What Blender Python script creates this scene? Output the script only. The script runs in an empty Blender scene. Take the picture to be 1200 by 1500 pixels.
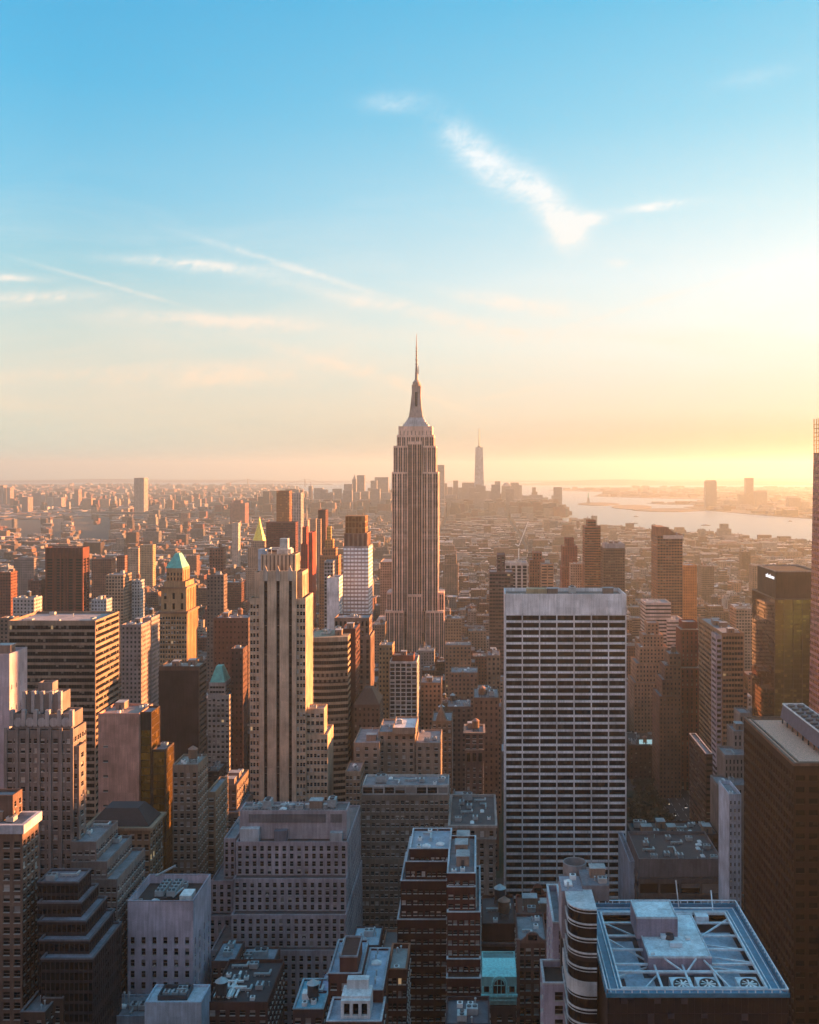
import bpy, math, random
R = math.radians
random.seed(7)
S = bpy.context.scene
COL = S.collection
# ------------------------------------------------------------------ camera
F, VX, EY, CZ = 1435.0, 700.0, 688.0, 262.0      # focal length, vanishing point (photo pixels of 1200x1500), eye height in metres
cam = bpy.data.objects.new('camera', bpy.data.cameras.new('camera')); COL.objects.link(cam)
cam.location = (0, 0, CZ); cam.rotation_euler = (R(90), 0, 0)
cam.data.sensor_fit = 'VERTICAL'; cam.data.sensor_height = 24; cam.data.lens = F / 1500 * 24
cam.data.shift_x = -100 / 1500; cam.data.shift_y = -62 / 1500
cam.data.clip_start = 1; cam.data.clip_end = 60000
S.camera = cam
def X(px, D): return (px - VX) * D / F
def Z(py, D): return CZ - (py - EY) * D / F
# ------------------------------------------------------------------ sun
SUN_AZ, SUN_EL = 65.0, 8.5
SKY_AZ = 46.0                        # azimuth from the avenue axis towards +X, elevation
sl = bpy.data.lights.new('sun', 'SUN'); sl.energy = 5.0; sl.angle = R(0.6); sl.color = (1.0, 0.385, 0.125)
sun = bpy.data.objects.new('sun', sl); COL.objects.link(sun)
sun.rotation_euler = (R(90 - SUN_EL), 0, R(180 - SUN_AZ)); sun.location = (900, 900, 900)
# ------------------------------------------------------------------ exposure
S.view_settings.view_transform = 'Standard'; S.view_settings.look = 'None'
S.view_settings.exposure = 2.4; S.view_settings.gamma = 1.0
cy = S.cycles
cy.max_bounces = 5; cy.diffuse_bounces = 2; cy.glossy_bounces = 2; cy.transmission_bounces = 2; cy.volume_bounces = 0
cy.use_denoising = True; cy.sample_clamp_indirect = 4; cy.caustics_reflective = False; cy.caustics_refractive = False
# ------------------------------------------------------------------ world
def lin(h):
    h = h.lstrip('#'); c = [int(h[i:i+2], 16) / 255 for i in (0, 2, 4)]
    return tuple(x / 12.92 if x <= .04045 else ((x + .055) / 1.055) ** 2.4 for x in c) + (1,)
W = bpy.data.worlds.new('World'); S.world = W; W.use_nodes = True
nt = W.node_tree; nt.nodes.clear()
class N:                                          # tiny expression helper over math nodes
    def __init__(s, t, sock): s.t, s.s = t, sock
    def _m(s, op, *a):
        n = s.t.nodes.new('ShaderNodeMath'); n.operation = op
        for i, v in enumerate((s,) + a):
            if isinstance(v, N): s.t.links.new(v.s, n.inputs[i])
            else: n.inputs[i].default_value = v
        return N(s.t, n.outputs[0])
    def __add__(s, o): return s._m('ADD', o)
    def __sub__(s, o): return s._m('SUBTRACT', o)
    def __mul__(s, o): return s._m('MULTIPLY', o)
    def __truediv__(s, o): return s._m('DIVIDE', o)
    def pow(s, o): return s._m('POWER', o)
    def abs(s): return s._m('ABSOLUTE')
    def lt(s, o): return s._m('LESS_THAN', o)
    def gt(s, o): return s._m('GREATER_THAN', o)
    def fl(s): return s._m('FLOOR')
    def fr(s): return s._m('FRACT')
    def exp(s): return s._m('EXPONENT')
    def mx(s, o): return s._m('MAXIMUM', o)
    def mn(s, o): return s._m('MINIMUM', o)
def rng(t, v, a, b, c=0.0, d=1.0, smooth=False):
    n = t.nodes.new('ShaderNodeMapRange'); n.clamp = True
    if smooth: n.interpolation_type = 'SMOOTHSTEP'
    t.links.new(v.s, n.inputs[0])
    for i, q in enumerate((a, b, c, d)): n.inputs[i+1].default_value = q
    return N(t, n.outputs[0])
def mixc(t, f, a, b, mode='MIX'):
    n = t.nodes.new('ShaderNodeMix'); n.data_type = 'RGBA'; n.blend_type = mode
    for s, v in ((n.inputs[0], f), (n.inputs[6], a), (n.inputs[7], b)):
        if isinstance(v, N): t.links.new(v.s, s)
        elif hasattr(v, 'is_output'): t.links.new(v, s)
        else: s.default_value = v
    return n.outputs[2]
def noise(t, vec, scale, detail=4, rough=.55, dist=0):
    n = t.nodes.new('ShaderNodeTexNoise'); n.inputs['Scale'].default_value = scale
    n.inputs['Detail'].default_value = detail; n.inputs['Roughness'].default_value = rough; n.inputs['Distortion'].default_value = dist
    if vec is not None: t.links.new(vec, n.inputs['Vector'])
    return N(t, n.outputs['Fac'])
def comb(t, x, y, z):
    n = t.nodes.new('ShaderNodeCombineXYZ')
    for i, v in enumerate((x, y, z)):
        if isinstance(v, N): t.links.new(v.s, n.inputs[i])
        else: n.inputs[i].default_value = v
    return n.outputs[0]
def sepv(t, sock):
    n = t.nodes.new('ShaderNodeSeparateXYZ'); t.links.new(sock, n.inputs[0])
    return [N(t, o) for o in n.outputs]
def ramp(t, v, stops):
    n = t.nodes.new('ShaderNodeValToRGB'); cr = n.color_ramp
    while len(cr.elements) < len(stops): cr.elements.new(.5)
    for e, (p, c) in zip(cr.elements, stops): e.position = p; e.color = lin(c) if isinstance(c, str) else c
    t.links.new(v.s, n.inputs[0]); return n.outputs[0]
WS = 0.195
tc = nt.nodes.new('ShaderNodeTexCoord')
dx, dy, dz = sepv(nt, tc.outputs['Generated'])
hl = (dx*dx + dy*dy)._m('SQRT').mx(1e-4)
ca = (dx * math.sin(R(SKY_AZ)) + dy * math.cos(R(SKY_AZ))) / hl          # cosine of the azimuth away from the sun
el = dz.mx(0.0)
LEFT = [(0, '#bccfc2'), (.03, '#ccd6c6'), (.06, '#e0dac6'), (.13, '#cfdcd4'), (.19, '#a2d2de'), (.26, '#7cc6e4'), (.35, '#58b8e2'), (.44, '#47acdc'), (.7, '#58a8d4'), (1, '#5aa6d0')]
RIGHT = [(0, '#b4906c'), (.03, '#ccac88'), (.06, '#e6d8be'), (.13, '#f8faee'), (.19, '#f4fcfa'), (.26, '#cdeef4'), (.33, '#9cdbef'), (.44, '#62c4e8'), (.7, '#5aa8d2'), (1, '#5aa6d0')]
tmix = rng(nt, ca, .36, .93).pow(1.25)
sky = mixc(nt, tmix, ramp(nt, el, LEFT), ramp(nt, el, RIGHT))
# clouds: thin wisps high above the city, fixed by direction
pxn, pzn = dx / dy.mx(.05), dz / dy.mx(.05)
front = rng(nt, dy, .15, .4)
wv = comb(nt, pxn * 1.0, pzn * 3.2, 0)
n1 = noise(nt, wv, 7, 8, .62, 1.2); n2 = noise(nt, wv, 26, 6, .6, .6)
def cloud(cx, cyy, ln, wd, ang, k, curve=0.0):
    a = R(ang); u = pxn - (cx - VX) / F; v = pzn - (EY - cyy) / F
    s = u * math.cos(a) + v * math.sin(a); q = v * math.cos(a) - u * math.sin(a)
    s = s / (ln / F); q = (q + (n1 - .5) * (wd * 1.6 / F)) / (wd / F) + s * s * curve
    return ((s * s + q * q) * -1.0).exp() * k
tot = None
for c in [(690, 213, 62, 20, -38, .6), (752, 262, 72, 26, -33, .75), (800, 292, 42, 20, -48, .85), (832, 338, 26, 24, -60, 1.5), (850, 322, 34, 9, 8, 1.2),
          (580, 150, 42, 13, 0, .32), (968, 302, 44, 6, 7, 1.1), (905, 385, 16, 6, 0, .5), (285, 388, 100, 8, -5, .75), (430, 392, 120, 5, -17, .55), (590, 452, 190, 11, -12, .5),
          (730, 440, 60, 10, -8, .6), (800, 455, 70, 14, -4, .5), (15, 407, 40, 5, -3, .6), (60, 436, 90, 9, 2, .6), (330, 470, 150, 11, -3, .8), (250, 545, 300, 15, 2, .5),
          (330, 556, 90, 12, 4, .4), (520, 540, 120, 9, -16, .5), (170, 420, 110, 3, -16, .35), (960, 440, 150, 3.5, 17, .4), (740, 578, 70, 3.5, 12, .35), (830, 490, 240, 14, 0, .35), (650, 590, 60, 4, -20, .35), (1110, 110, 60, 12, 12, .12)]:
    k = cloud(*c); k = k * (1.45 if c[3] > 15 else 2.0); tot = k if tot is None else tot + k
rx_ = pxn * math.cos(R(38)) - pzn * math.sin(R(38)); ry_ = pxn * math.sin(R(38)) + pzn * math.cos(R(38))
n3 = noise(nt, comb(nt, rx_ * 1.6, ry_ * .55, 0), 46, 7, .7, .9); n4 = noise(nt, comb(nt, pxn, pzn * 1.2, 3), 60, 6, .7, .4)
det = rng(nt, n1 * .34 + n2 * .2 + n3 * .26 + n4 * .20, .41, .59)
cm = (tot * (det * .9 + .1)).mn(1.0) * front
veil = rng(nt, noise(nt, comb(nt, pxn * 1.0, pzn * 5.0, 0), 5, 6, .6, .8), .45, .8) * rng(nt, dz, .30, .12) * rng(nt, dz, .0, .06) * front * .45
cm = (cm + veil).mn(1.0)
cloudcol = ramp(nt, el, [(0, '#fbdcb8'), (.08, '#fbe2c6'), (.13, '#fae8d4'), (.19, '#faf4ea'), (.3, '#f6fbfc'), (.5, '#f2fafc')])
sky = mixc(nt, cm * .9, sky, cloudcol)
# away from the sun the low sky is brightened to fill the shaded fronts; round the sun itself it is brighter and warmer
dark = rng(nt, ca, -.5, .42, 1.75, 1.0, True)
glow = (((ca * -1.0 + 1.0) * -9.0).exp()) * rng(nt, dz, .35, 0.0) * rng(nt, ca, .93, .985)
zf = rng(nt, dz, .35, .9, 0.0, 1.0, True); dark = dark * (zf * -1.0 + 1.0) + zf * 1.15
BACK = [(0, '#c9aa9a'), (.12, '#c6a89c'), (.3, '#ab9ca2'), (.5, '#8c98ac'), (.75, '#6c9cbc'), (1, '#5698c0')]
sky = mixc(nt, rng(nt, ca, .30, -.25, 0, 1, True), sky, ramp(nt, el, BACK))
dark = dark * rng(nt, dz, -.06, 0.0, .15, 1.0)
sky = mixc(nt, 1.0, sky, comb(nt, dark, dark, dark), 'MULTIPLY')
bg = nt.nodes.new('ShaderNodeBackground'); nt.links.new(sky, bg.inputs[0]); bg.inputs[1].default_value = WS
bg3 = nt.nodes.new('ShaderNodeBackground'); bg3.inputs[0].default_value = (1, .55, .22, 1); nt.links.new((glow * (.7 * WS)).s, bg3.inputs[1])
st = nt.nodes.new('ShaderNodeTexSky'); st.sky_type = 'NISHITA'; st.sun_disc = False
st.sun_elevation = R(SUN_EL); st.sun_rotation = R(SUN_AZ); st.dust_density = 3; st.altitude = 260
bg2 = nt.nodes.new('ShaderNodeBackground'); nt.links.new(st.outputs[0], bg2.inputs[0]); bg2.inputs[1].default_value = 0.0015
ad = nt.nodes.new('ShaderNodeAddShader'); nt.links.new(bg.outputs[0], ad.inputs[0]); nt.links.new(bg2.outputs[0], ad.inputs[1])
ad2 = nt.nodes.new('ShaderNodeAddShader'); nt.links.new(ad.outputs[0], ad2.inputs[0]); nt.links.new(bg3.outputs[0], ad2.inputs[1])
wo = nt.nodes.new('ShaderNodeOutputWorld'); nt.links.new(ad2.outputs[0], wo.inputs[0])

# ------------------------------------------------------------------ haze
HAZE_DENSITY = 6.8e-5
def tag(o, label=None, cat=None, group=None, kind=None):
    if label: o['label'] = label
    if cat: o['category'] = cat
    if group: o['group'] = group
    if kind: o['kind'] = kind
    return o
def newmat(name):
    m = bpy.data.materials.new(name); m.use_nodes = True; t = m.node_tree
    b = t.nodes['Principled BSDF']; return m, t, b

# ------------------------------------------------------------------ materials
def A(t, name, vec=False):
    n = t.nodes.new('ShaderNodeAttribute'); n.attribute_name = name; return n
def weather(t, colsock, amt=.35):                   # stains, streaks and grain fixed to the surface
    g = t.nodes.new('ShaderNodeNewGeometry')
    x, y, z = sepv(t, g.outputs['Position'])
    a = noise(t, g.outputs['Position'], .09, 4)
    s = noise(t, comb(t, x, y, z * .07), 1.1, 3)
    gr = noise(t, g.outputs['Position'], 2.6, 2)
    wn = t.nodes.new('ShaderNodeTexWhiteNoise'); wn.noise_dimensions = '3D'
    t.links.new(comb(t, ((x + y) * .23).fl(), ((x - y) * .23).fl(), (z * .27).fl()), wn.inputs['Vector'])
    pn = rng(t, N(t, wn.outputs['Value']), 0, 1, .90, 1.06)
    f = pn * rng(t, a, .3, .7, 1 - amt, 1 + amt * .5) * rng(t, s, .35, .7, 1 - amt * .7, 1.0 + amt * .2) * rng(t, gr, .3, .7, .9, 1.1)
    return mixc(t, 1.0, colsock, comb(t, f, f, f), 'MULTIPLY')
def make_wall():
    m, t, b = newmat('masonry'); a = A(t, 'wallcol')
    t.links.new(weather(t, a.outputs['Color']), b.inputs['Base Color']); b.inputs['Roughness'].default_value = .85
    b.inputs['Specular IOR Level'].default_value = .25
    return m
def make_facade(name, glass=(.009, .01, .014, 1), blind=(.20, .18, .16, 1), lit=.9975, rough=.12, glowcol=(1, .62, .3, 1), glowk=.06, smooth=0):
    m, t, b = newmat(name); a = A(t, 'wallcol'); w = A(t, 'wp')
    uvn = t.nodes.new('ShaderNodeUVMap'); uvn.uv_map = 'UVMap'
    u, v, _ = sepv(t, uvn.outputs[0]); wx, wy, wz = sepv(t, w.outputs['Vector'])
    fu, fv = u.fr(), v.fr()
    mask = (fu - .5).abs().lt(wx * .5) * (fv - .5).abs().lt(wy * .5)
    wn = t.nodes.new('ShaderNodeTexWhiteNoise'); wn.noise_dimensions = '3D'
    t.links.new(comb(t, u.fl(), v.fl(), wz * 517.0), wn.inputs['Vector'])
    r = N(t, wn.outputs['Value']); r2, r3, r4 = sepv(t, wn.outputs['Color'])
    isb = r2.gt(.74) * (fv - .5 + wy * .5).gt(wy * r3)
    bl = rng(t, r4, 0, 1, .25, 1.0)
    gc = mixc(t, isb * bl, glass, blind)
    wall = weather(t, a.outputs['Color'])
    colr = mixc(t, mask, wall, gc)
    t.links.new(colr, b.inputs['Base Color'])
    t.links.new(rng(t, mask * (isb * -.6 + 1.0), 0, 1, .85, rough).s, b.inputs['Roughness'])
    t.links.new((mask * N(t, a.outputs['Alpha'])).s, b.inputs['Metallic'])
    t.links.new(rng(t, mask, 0, 1, .25, .25).s, b.inputs['Specular IOR Level'])
    b.inputs['Emission Color'].default_value = glowcol
    if smooth:  # painted sunset glow in the glass, fading below the given height
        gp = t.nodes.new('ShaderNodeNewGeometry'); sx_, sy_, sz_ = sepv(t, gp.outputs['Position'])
        k = rng(t, noise(t, gp.outputs['Position'], .045, 3), .35, .65) * rng(t, sz_, smooth - 60, smooth, .1, 1.0) * (r * .7 + .3) * glowk
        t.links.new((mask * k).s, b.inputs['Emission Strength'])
    else: t.links.new((mask * r.gt(lit) * glowk).s, b.inputs['Emission Strength'])
    return m
def make_plain(name, col, rough=.6, metal=0.0, vary=.25, emit=0, spec=.5, scale=.6):
    m, t, b = newmat(name)
    g = t.nodes.new('ShaderNodeNewGeometry')
    n = noise(t, g.outputs['Position'], scale, 5)
    c = tuple(col) + (1,)
    t.links.new(mixc(t, rng(t, n, .3, .7), tuple(x * (1 - vary) for x in col) + (1,), tuple(min(1, x * (1 + vary)) for x in col) + (1,)), b.inputs['Base Color'])
    b.inputs['Roughness'].default_value = rough; b.inputs['Metallic'].default_value = metal; b.inputs['Specular IOR Level'].default_value = spec
    if emit: b.inputs['Emission Color'].default_value = c; b.inputs['Emission Strength'].default_value = emit
    return m
def make_roof():
    m, t, b = newmat('roofing'); a = A(t, 'wallcol')
    g = t.nodes.new('ShaderNodeNewGeometry')
    n = noise(t, g.outputs['Position'], .22, 6, .65, .4); n2_ = noise(t, g.outputs['Position'], 1.6, 4)
    f = rng(t, n, .3, .72, .55, 1.25) * rng(t, n2_, .3, .7, .85, 1.15)
    t.links.new(mixc(t, 1.0, a.outputs['Color'], comb(t, f, f, f), 'MULTIPLY'), b.inputs['Base Color'])
    b.inputs['Roughness'].default_value = .7
    return m
M_WALL = make_wall(); M_FAC = make_facade('facade'); M_ROOF = make_roof()
M_GOLD = make_facade('gold_glass_facade', (.22, .12, .02, 1), (.10, .06, .02, 1), .55, .12, (1, .50, .08, 1), .014, smooth=140)  # weak emission paints gold reflections into the glass
M_DARK = make_facade('dark_glass_facade', (.008, .008, .012, 1), (.03, .03, .035, 1), .9985, .06)
M_METAL = make_plain('galvanised_metal', (.38, .42, .44), .45, .3)
M_WHITE = make_plain('white_paint', (.72, .74, .74), .5)
M_DMET = make_plain('dark_metal', (.06, .065, .075), .5, .3)
M_WOOD = make_plain('tank_wood', (.16, .10, .07), .85)
M_TANKROOF = make_plain('tank_roof', (.32, .17, .12), .7)
M_COPPER = make_plain('green_copper', (.13, .42, .36), .6, scale=.35)
M_AQUA = make_plain('pale_aqua_copper', (.22, .62, .62), .6, scale=1.5)
M_GILT = make_plain('gilt_tiles', (.95, .66, .10), .45, .1)
M_BRONZE = make_facade('bronze_glass_facade', (.20, .09, .03, 1), (.3, .16, .06, 1), .99, .2)
M_BLUE = make_plain('blue_steel', (.035, .19, .30), .5)
M_STEEL = make_plain('pale_steel', (.62, .72, .78), .4, .1)
G_DARK = [make_plain('window_glass_%d' % i, c, .1, 0, .3, 0, .3, .8) for i, c in enumerate([(.005, .006, .009), (.008, .009, .012), (.016, .014, .014)])]
G_BLIND = [make_plain('window_blind_%d' % i, c, .35, 0, .1) for i, c in enumerate([(.42, .40, .38), (.24, .22, .21)])]
G_LIT = make_plain('lit_window', (1, .66, .34), .5, 0, .1, .05)
# ------------------------------------------------------------------ mesh building
class MB:
    def __init__(s, dedupe=True): s.v = []; s.f = []; s.uv = []; s.m = []; s.cc = []; s.ww = []; s.k = {}; s.dd = dedupe; s.c = (.3, .3, .3, 0); s.w = (.5, .6, 0); s.mat = 0
    def p(s, q):
        if not s.dd: s.v.append(q); return len(s.v) - 1
        key = (round(q[0], 3), round(q[1], 3), round(q[2], 3)); i = s.k.get(key)
        if i is None: i = len(s.v); s.v.append(q); s.k[key] = i
        return i
    def face(s, pts, uv=None):
        ids = [s.p(q) for q in pts]
        if len(set(ids)) < 3: return
        if len(set(ids)) < len(ids):
            seen = []; u2 = []
            for i, q in enumerate(ids):
                if q not in seen: seen.append(q); u2.append(uv[i] if uv else None)
            ids = seen; uv = u2 if uv else None
        s.f.append(ids); s.uv.append(uv or [(0.0, 0.0)] * len(ids)); s.m.append(s.mat); s.cc.append(s.c); s.ww.append(s.w)
    def box(s, x0, x1, y0, y1, z0, z1, bottom=False):
        a = (x0, y0); b = (x1, y0); c = (x1, y1); d = (x0, y1)
        for (p, q, L) in ((a, b, x1-x0), (b, c, y1-y0), (c, d, x1-x0), (d, a, y1-y0)):
            s.face([(p[0], p[1], z0), (q[0], q[1], z0), (q[0], q[1], z1), (p[0], p[1], z1)])
        s.face([(x0, y0, z1), (x1, y0, z1), (x1, y1, z1), (x0, y1, z1)])
        if bottom: s.face([(x0, y1, z0), (x1, y1, z0), (x1, y0, z0), (x0, y0, z0)])
    def prism(s, poly, z0, z1, cells=None, top=True, s1=1.0, cx=0, cyy=0, bottom=False):
        n = len(poly); P1 = [((x - cx) * s1 + cx, (y - cyy) * s1 + cyy) for x, y in poly]
        for i in range(n):
            a, b = poly[i], poly[(i+1) % n]; a1, b1 = P1[i], P1[(i+1) % n]; L = math.dist(a, b)
            uv = None
            if cells: cu, cv = max(1, round(L / cells[0])), max(1, round((z1 - z0) / cells[1])); uv = [(0, 0), (cu, 0), (cu, cv), (0, cv)]
            s.face([(a[0], a[1], z0), (b[0], b[1], z0), (b1[0], b1[1], z1), (a1[0], a1[1], z1)], uv)
        if top and s1 > 0: s.face([(x, y, z1) for x, y in P1])
        if bottom: s.face([(x, y, z0) for x, y in reversed(poly)])
    def cyl(s, cx, cyy, r, z0, z1, n=16, r1=None, top=True, cells=None):
        r1 = r if r1 is None else r1
        s.prism([(cx + r * math.cos(2*math.pi*i/n), cyy + r * math.sin(2*math.pi*i/n)) for i in range(n)], z0, z1, cells, top, (r1 / r), cx, cyy)
    def bar(s, a, b, w):                              # square bar between two points
        ax = [b[i] - a[i] for i in range(3)]; L = math.sqrt(sum(q*q for q in ax)) or 1; ax = [q / L for q in ax]
        up = (0, 0, 1) if abs(ax[2]) < .9 else (1, 0, 0)
        u = [ax[1]*up[2]-ax[2]*up[1], ax[2]*up[0]-ax[0]*up[2], ax[0]*up[1]-ax[1]*up[0]]; l = math.sqrt(sum(q*q for q in u)); u = [q / l * w / 2 for q in u]
        v = [ax[1]*u[2]-ax[2]*u[1], ax[2]*u[0]-ax[0]*u[2], ax[0]*u[1]-ax[1]*u[0]]
        c = [[(e[i] + su * u[i] + sv * v[i]) for i in range(3)] for e in (a, b) for su, sv in ((-1, -1), (1, -1), (1, 1), (-1, 1))]
        for i in range(4): j = (i + 1) % 4; s.face([tuple(c[i]), tuple(c[i+4]), tuple(c[j+4]), tuple(c[j])])
        s.face([tuple(c[i]) for i in range(4)]); s.face([tuple(c[i]) for i in (7, 6, 5, 4)])
    def mesh(s, name, mats):
        me = bpy.data.meshes.new(name); me.from_pydata(s.v, [], s.f)
        u = me.uv_layers.new(name='UVMap'); flat = [q for f in s.uv for t in f for q in t]; u.data.foreach_set('uv', flat)
        a = me.attributes.new('wallcol', 'FLOAT_COLOR', 'FACE'); a.data.foreach_set('color', [q for c in s.cc for q in c])
        a = me.attributes.new('wp', 'FLOAT_VECTOR', 'FACE'); a.data.foreach_set('vector', [q for c in s.ww for q in c])
        for m in (mats if isinstance(mats, (list, tuple)) else [mats]): me.materials.append(m)
        me.polygons.foreach_set('material_index', s.m); me.update(); return me
    def build(s, name, mats, parent=None, loc=(0, 0, 0)):
        if not s.f: return None
        o = bpy.data.objects.new(name, s.mesh(name, mats)); COL.objects.link(o); o.location = loc
        if parent: o.parent = parent
        return o
def empty(name, loc, label, cat, group=None):
    o = bpy.data.objects.new(name, None); COL.objects.link(o); o.location = loc; o.empty_display_size = 2
    return tag(o, label, cat, group)
def inst(me, name, parent, loc, rz=0, sc=1):
    o = bpy.data.objects.new(name, me); COL.objects.link(o); o.parent = parent; o.location = loc; o.rotation_euler = (0, 0, rz); o.scale = (sc,) * 3 if not isinstance(sc, tuple) else sc
    return o
def ring(mb, x0, x1, y0, y1, z0, z1, t):              # hollow rectangular ring, closed bottom and top
    for (a, b, c, d) in ((x0, x1, y0, y0+t), (x0, x1, y1-t, y1), (x0, x0+t, y0+t, y1-t), (x1-t, x1, y0+t, y1-t)): mb.box(a, b, c, d, z0, z1, True)
# ------------------------------------------------------------------ roof fittings (meshes shared by every copy)
def mk(fn, name, mats):
    m = MB(); fn(m); return m.mesh(name, mats)
def _barrel(m): m.cyl(0, 0, 2.1, 2.2, 6.2, 14)
def _cone(m): m.cyl(0, 0, 2.35, 6.2, 7.7, 14, .12)
def _stand(m):
    for a in (-1.4, 1.4):
        for b in (-1.4, 1.4): m.box(a-.14, a+.14, b-.14, b+.14, 0, 2.2)
    m.box(-2, 2, -2, 2, 1.95, 2.2, True)
    for a in (-1.4, 1.4): m.bar((a, -1.4, .2), (a, 1.4, 1.9), .12); m.bar((-1.4, a, .2), (1.4, a, 1.9), .12)
ME_BARREL = mk(_barrel, 'tank_barrel', M_WOOD); ME_BARREL2 = mk(_barrel, 'tank_barrel_steel', M_DMET)
ME_CONE = mk(_cone, 'tank_roof', M_TANKROOF); ME_CONE2 = mk(_cone, 'tank_roof_zinc', M_METAL); ME_STAND = mk(_stand, 'tank_stand', M_DMET)
def _ac(m):
    m.box(-1.3, 1.3, -1.6, 1.6, .3, 1.9, True)
    for a in (-1.1, 1.1): m.box(a-.1, a+.1, -1.4, 1.4, 0, .3)
    m.mat = 1
    for y in (-.8, .8): m.cyl(0, y, .62, 1.9, 2.1, 12)
def _acb(m):
    m.box(-.8, .8, -.8, .8, 0, 1.2); m.mat = 1; m.cyl(0, 0, .5, 1.2, 1.35, 10)
def _bulk(m):
    m.c = (.30, .22, .18, 0); m.box(-2.2, 2.2, -2.8, 2.8, 0, 3.4); m.mat = 1; m.c = (.34, .35, .36, 0); m.box(-2.4, 2.4, -3, 3, 3.4, 3.65, True); m.mat = 2; m.box(-.5, .5, -2.86, -2.8, .1, 2.2)
def _duct(m):
    m.box(-3, 3, -.35, .35, .5, 1.2, True); m.box(2.3, 3, .35, 3, .5, 1.2, True); m.box(-3, -2.3, -.35, .35, 0, .5)
    for x in (-1, 1): m.box(x-.08, x+.08, -.3, .3, 0, .5)
def _pipe(m): m.cyl(0, 0, .22, 0, 1.5, 8); m.cyl(0, 0, .4, 1.5, 1.7, 8, .2)
def _skyl(m): m.prism([(-1.5, -1), (1.5, -1), (1.5, 1), (-1.5, 1)], 0, .4, None, False); m.prism([(-1.5, -1), (1.5, -1), (1.5, 1), (-1.5, 1)], .4, 1.1, None, True, .25)
def _tower(m):
    m.box(-2.6, 2.6, -1.8, 1.8, .6, 3.8, True); m.mat = 1; m.cyl(-1.25, 0, 1.0, 3.8, 4.4, 14); m.cyl(1.25, 0, 1.0, 3.8, 4.4, 14)
    for a in (-2.3, 2.3):
        for b in (-1.5, 1.5): m.box(a-.15, a+.15, b-.15, b+.15, 0, .6)
ME_AC = mk(_ac, 'air_conditioner', [M_METAL, M_DMET]); ME_ACB = mk(_acb, 'roof_fan', [M_WHITE, M_DMET]); ME_BULK = mk(_bulk, 'stair_bulkhead', [M_WALL, M_ROOF, M_DMET])
ME_DUCT = mk(_duct, 'duct', M_METAL); ME_PIPE = mk(_pipe, 'vent_pipe', M_METAL); ME_SKY = mk(_skyl, 'skylight', M_WHITE); ME_TOWER = mk(_tower, 'cooling_tower', [M_METAL, M_DMET])
def _rail(m):
    for i in range(5): m.box(-3.05 + i*1.5, -2.95 + i*1.5, -.05, .05, 0, 1.1)
    m.box(-3.05, 3.05, -.05, .05, 1.1, 1.18, True)
ME_RAIL = mk(_rail, 'railing', M_METAL)
def tank(parent, x, y, z, sc=1, wood=True):
    o = inst(ME_BARREL if wood else ME_BARREL2, 'water_tank', parent, (x, y, z), random.random(), sc)
    inst(ME_CONE if wood else ME_CONE2, 'tank_roof', o, (0, 0, 0)); inst(ME_STAND, 'tank_stand', o, (0, 0, 0)); return o
def clutter(parent, x0, x1, y0, y1, z, n, rnd, tanks=0, sc=1.0):
    occ = []
    def spot(r):
        for _ in range(14):
            if x1 - x0 < 2*r + .6 or y1 - y0 < 2*r + .6: return None
            x = rnd.uniform(x0 + r, x1 - r); y = rnd.uniform(y0 + r, y1 - r)
            if all((x - a)**2 + (y - b)**2 > (r + c)**2 for a, b, c in occ): occ.append((x, y, r)); return x, y
        return None
    for _ in range(tanks):
        p = spot(2.6 * sc)
        if p: tank(parent, p[0], p[1], z, sc, rnd.random() < .7)
    for i in range(n):
        k = rnd.random(); q = rnd.choice((0, math.pi/2))
        for lim, me, nm, r in ((.14, ME_BULK, 'stair_bulkhead', 3.3), (.36, ME_AC, 'air_conditioner', 2), (.5, ME_DUCT, 'duct', 3.2), (.66, ME_ACB, 'roof_fan', 1.1), (.82, ME_PIPE, 'vent_pipe', .6), (.92, ME_SKY, 'skylight', 1.8), (1.1, ME_TOWER, 'cooling_tower', 3)):
            if k < lim:
                p = spot(r * sc)
                if p: inst(me, nm, parent, (p[0], p[1], z), q, sc)
                break
# ------------------------------------------------------------------ window styles
def P(bay=3.4, fl=3.5, cu=((.22, .78),), rv=(.25, .78), top=2.0, rec=.3, bot=0): return dict(bay=bay, fl=fl, cu=cu, rv=rv, top=top, rec=rec, bot=bot, k='p')
def BAND(fl=3.7, rv=(.3, .85), bay=1.5, top=2, rec=.3, mw=.9): return dict(bay=None, fl=fl, cu=((0, 1),), rv=rv, top=top, rec=rec, bot=0, k='g', gbay=bay, gw=(mw, .98))
def SLOT(bay=3, cu=((.25, .75),), fl=3.7, top=2, rec=.5, gw=(.96, .62), bot=0): return dict(bay=bay, fl=None, cu=cu, rv=(0, 1), top=top, rec=rec, bot=bot, k='g', gfl=fl, gw=gw)
BLANK = dict(k='b')
def SH(bay=3.2, fl=3.6, wf=.5, hf=.55): return dict(k='s', bay=bay, fl=fl, wf=wf, hf=hf)
TWO = ((.1, .44), (.56, .9)); THREE = ((.08, .34), (.37, .63), (.66, .92))
def shade_of(st):
    if st['k'] == 's': return st
    if st['k'] == 'b': return SH(3, 3.6, 0, 0)
    if st['k'] == 'g': return SH(st.get('gbay') or st['bay'], st['fl'] or st['gfl'], .95 if st['bay'] is None else .5, (st['rv'][1] - st['rv'][0]) if st['bay'] is None else .9)
    return SH(st['bay'] / len(st['cu']), st['fl'], (st['cu'][0][1] - st['cu'][0][0]) * len(st['cu']), st['rv'][1] - st['rv'][0])
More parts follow.
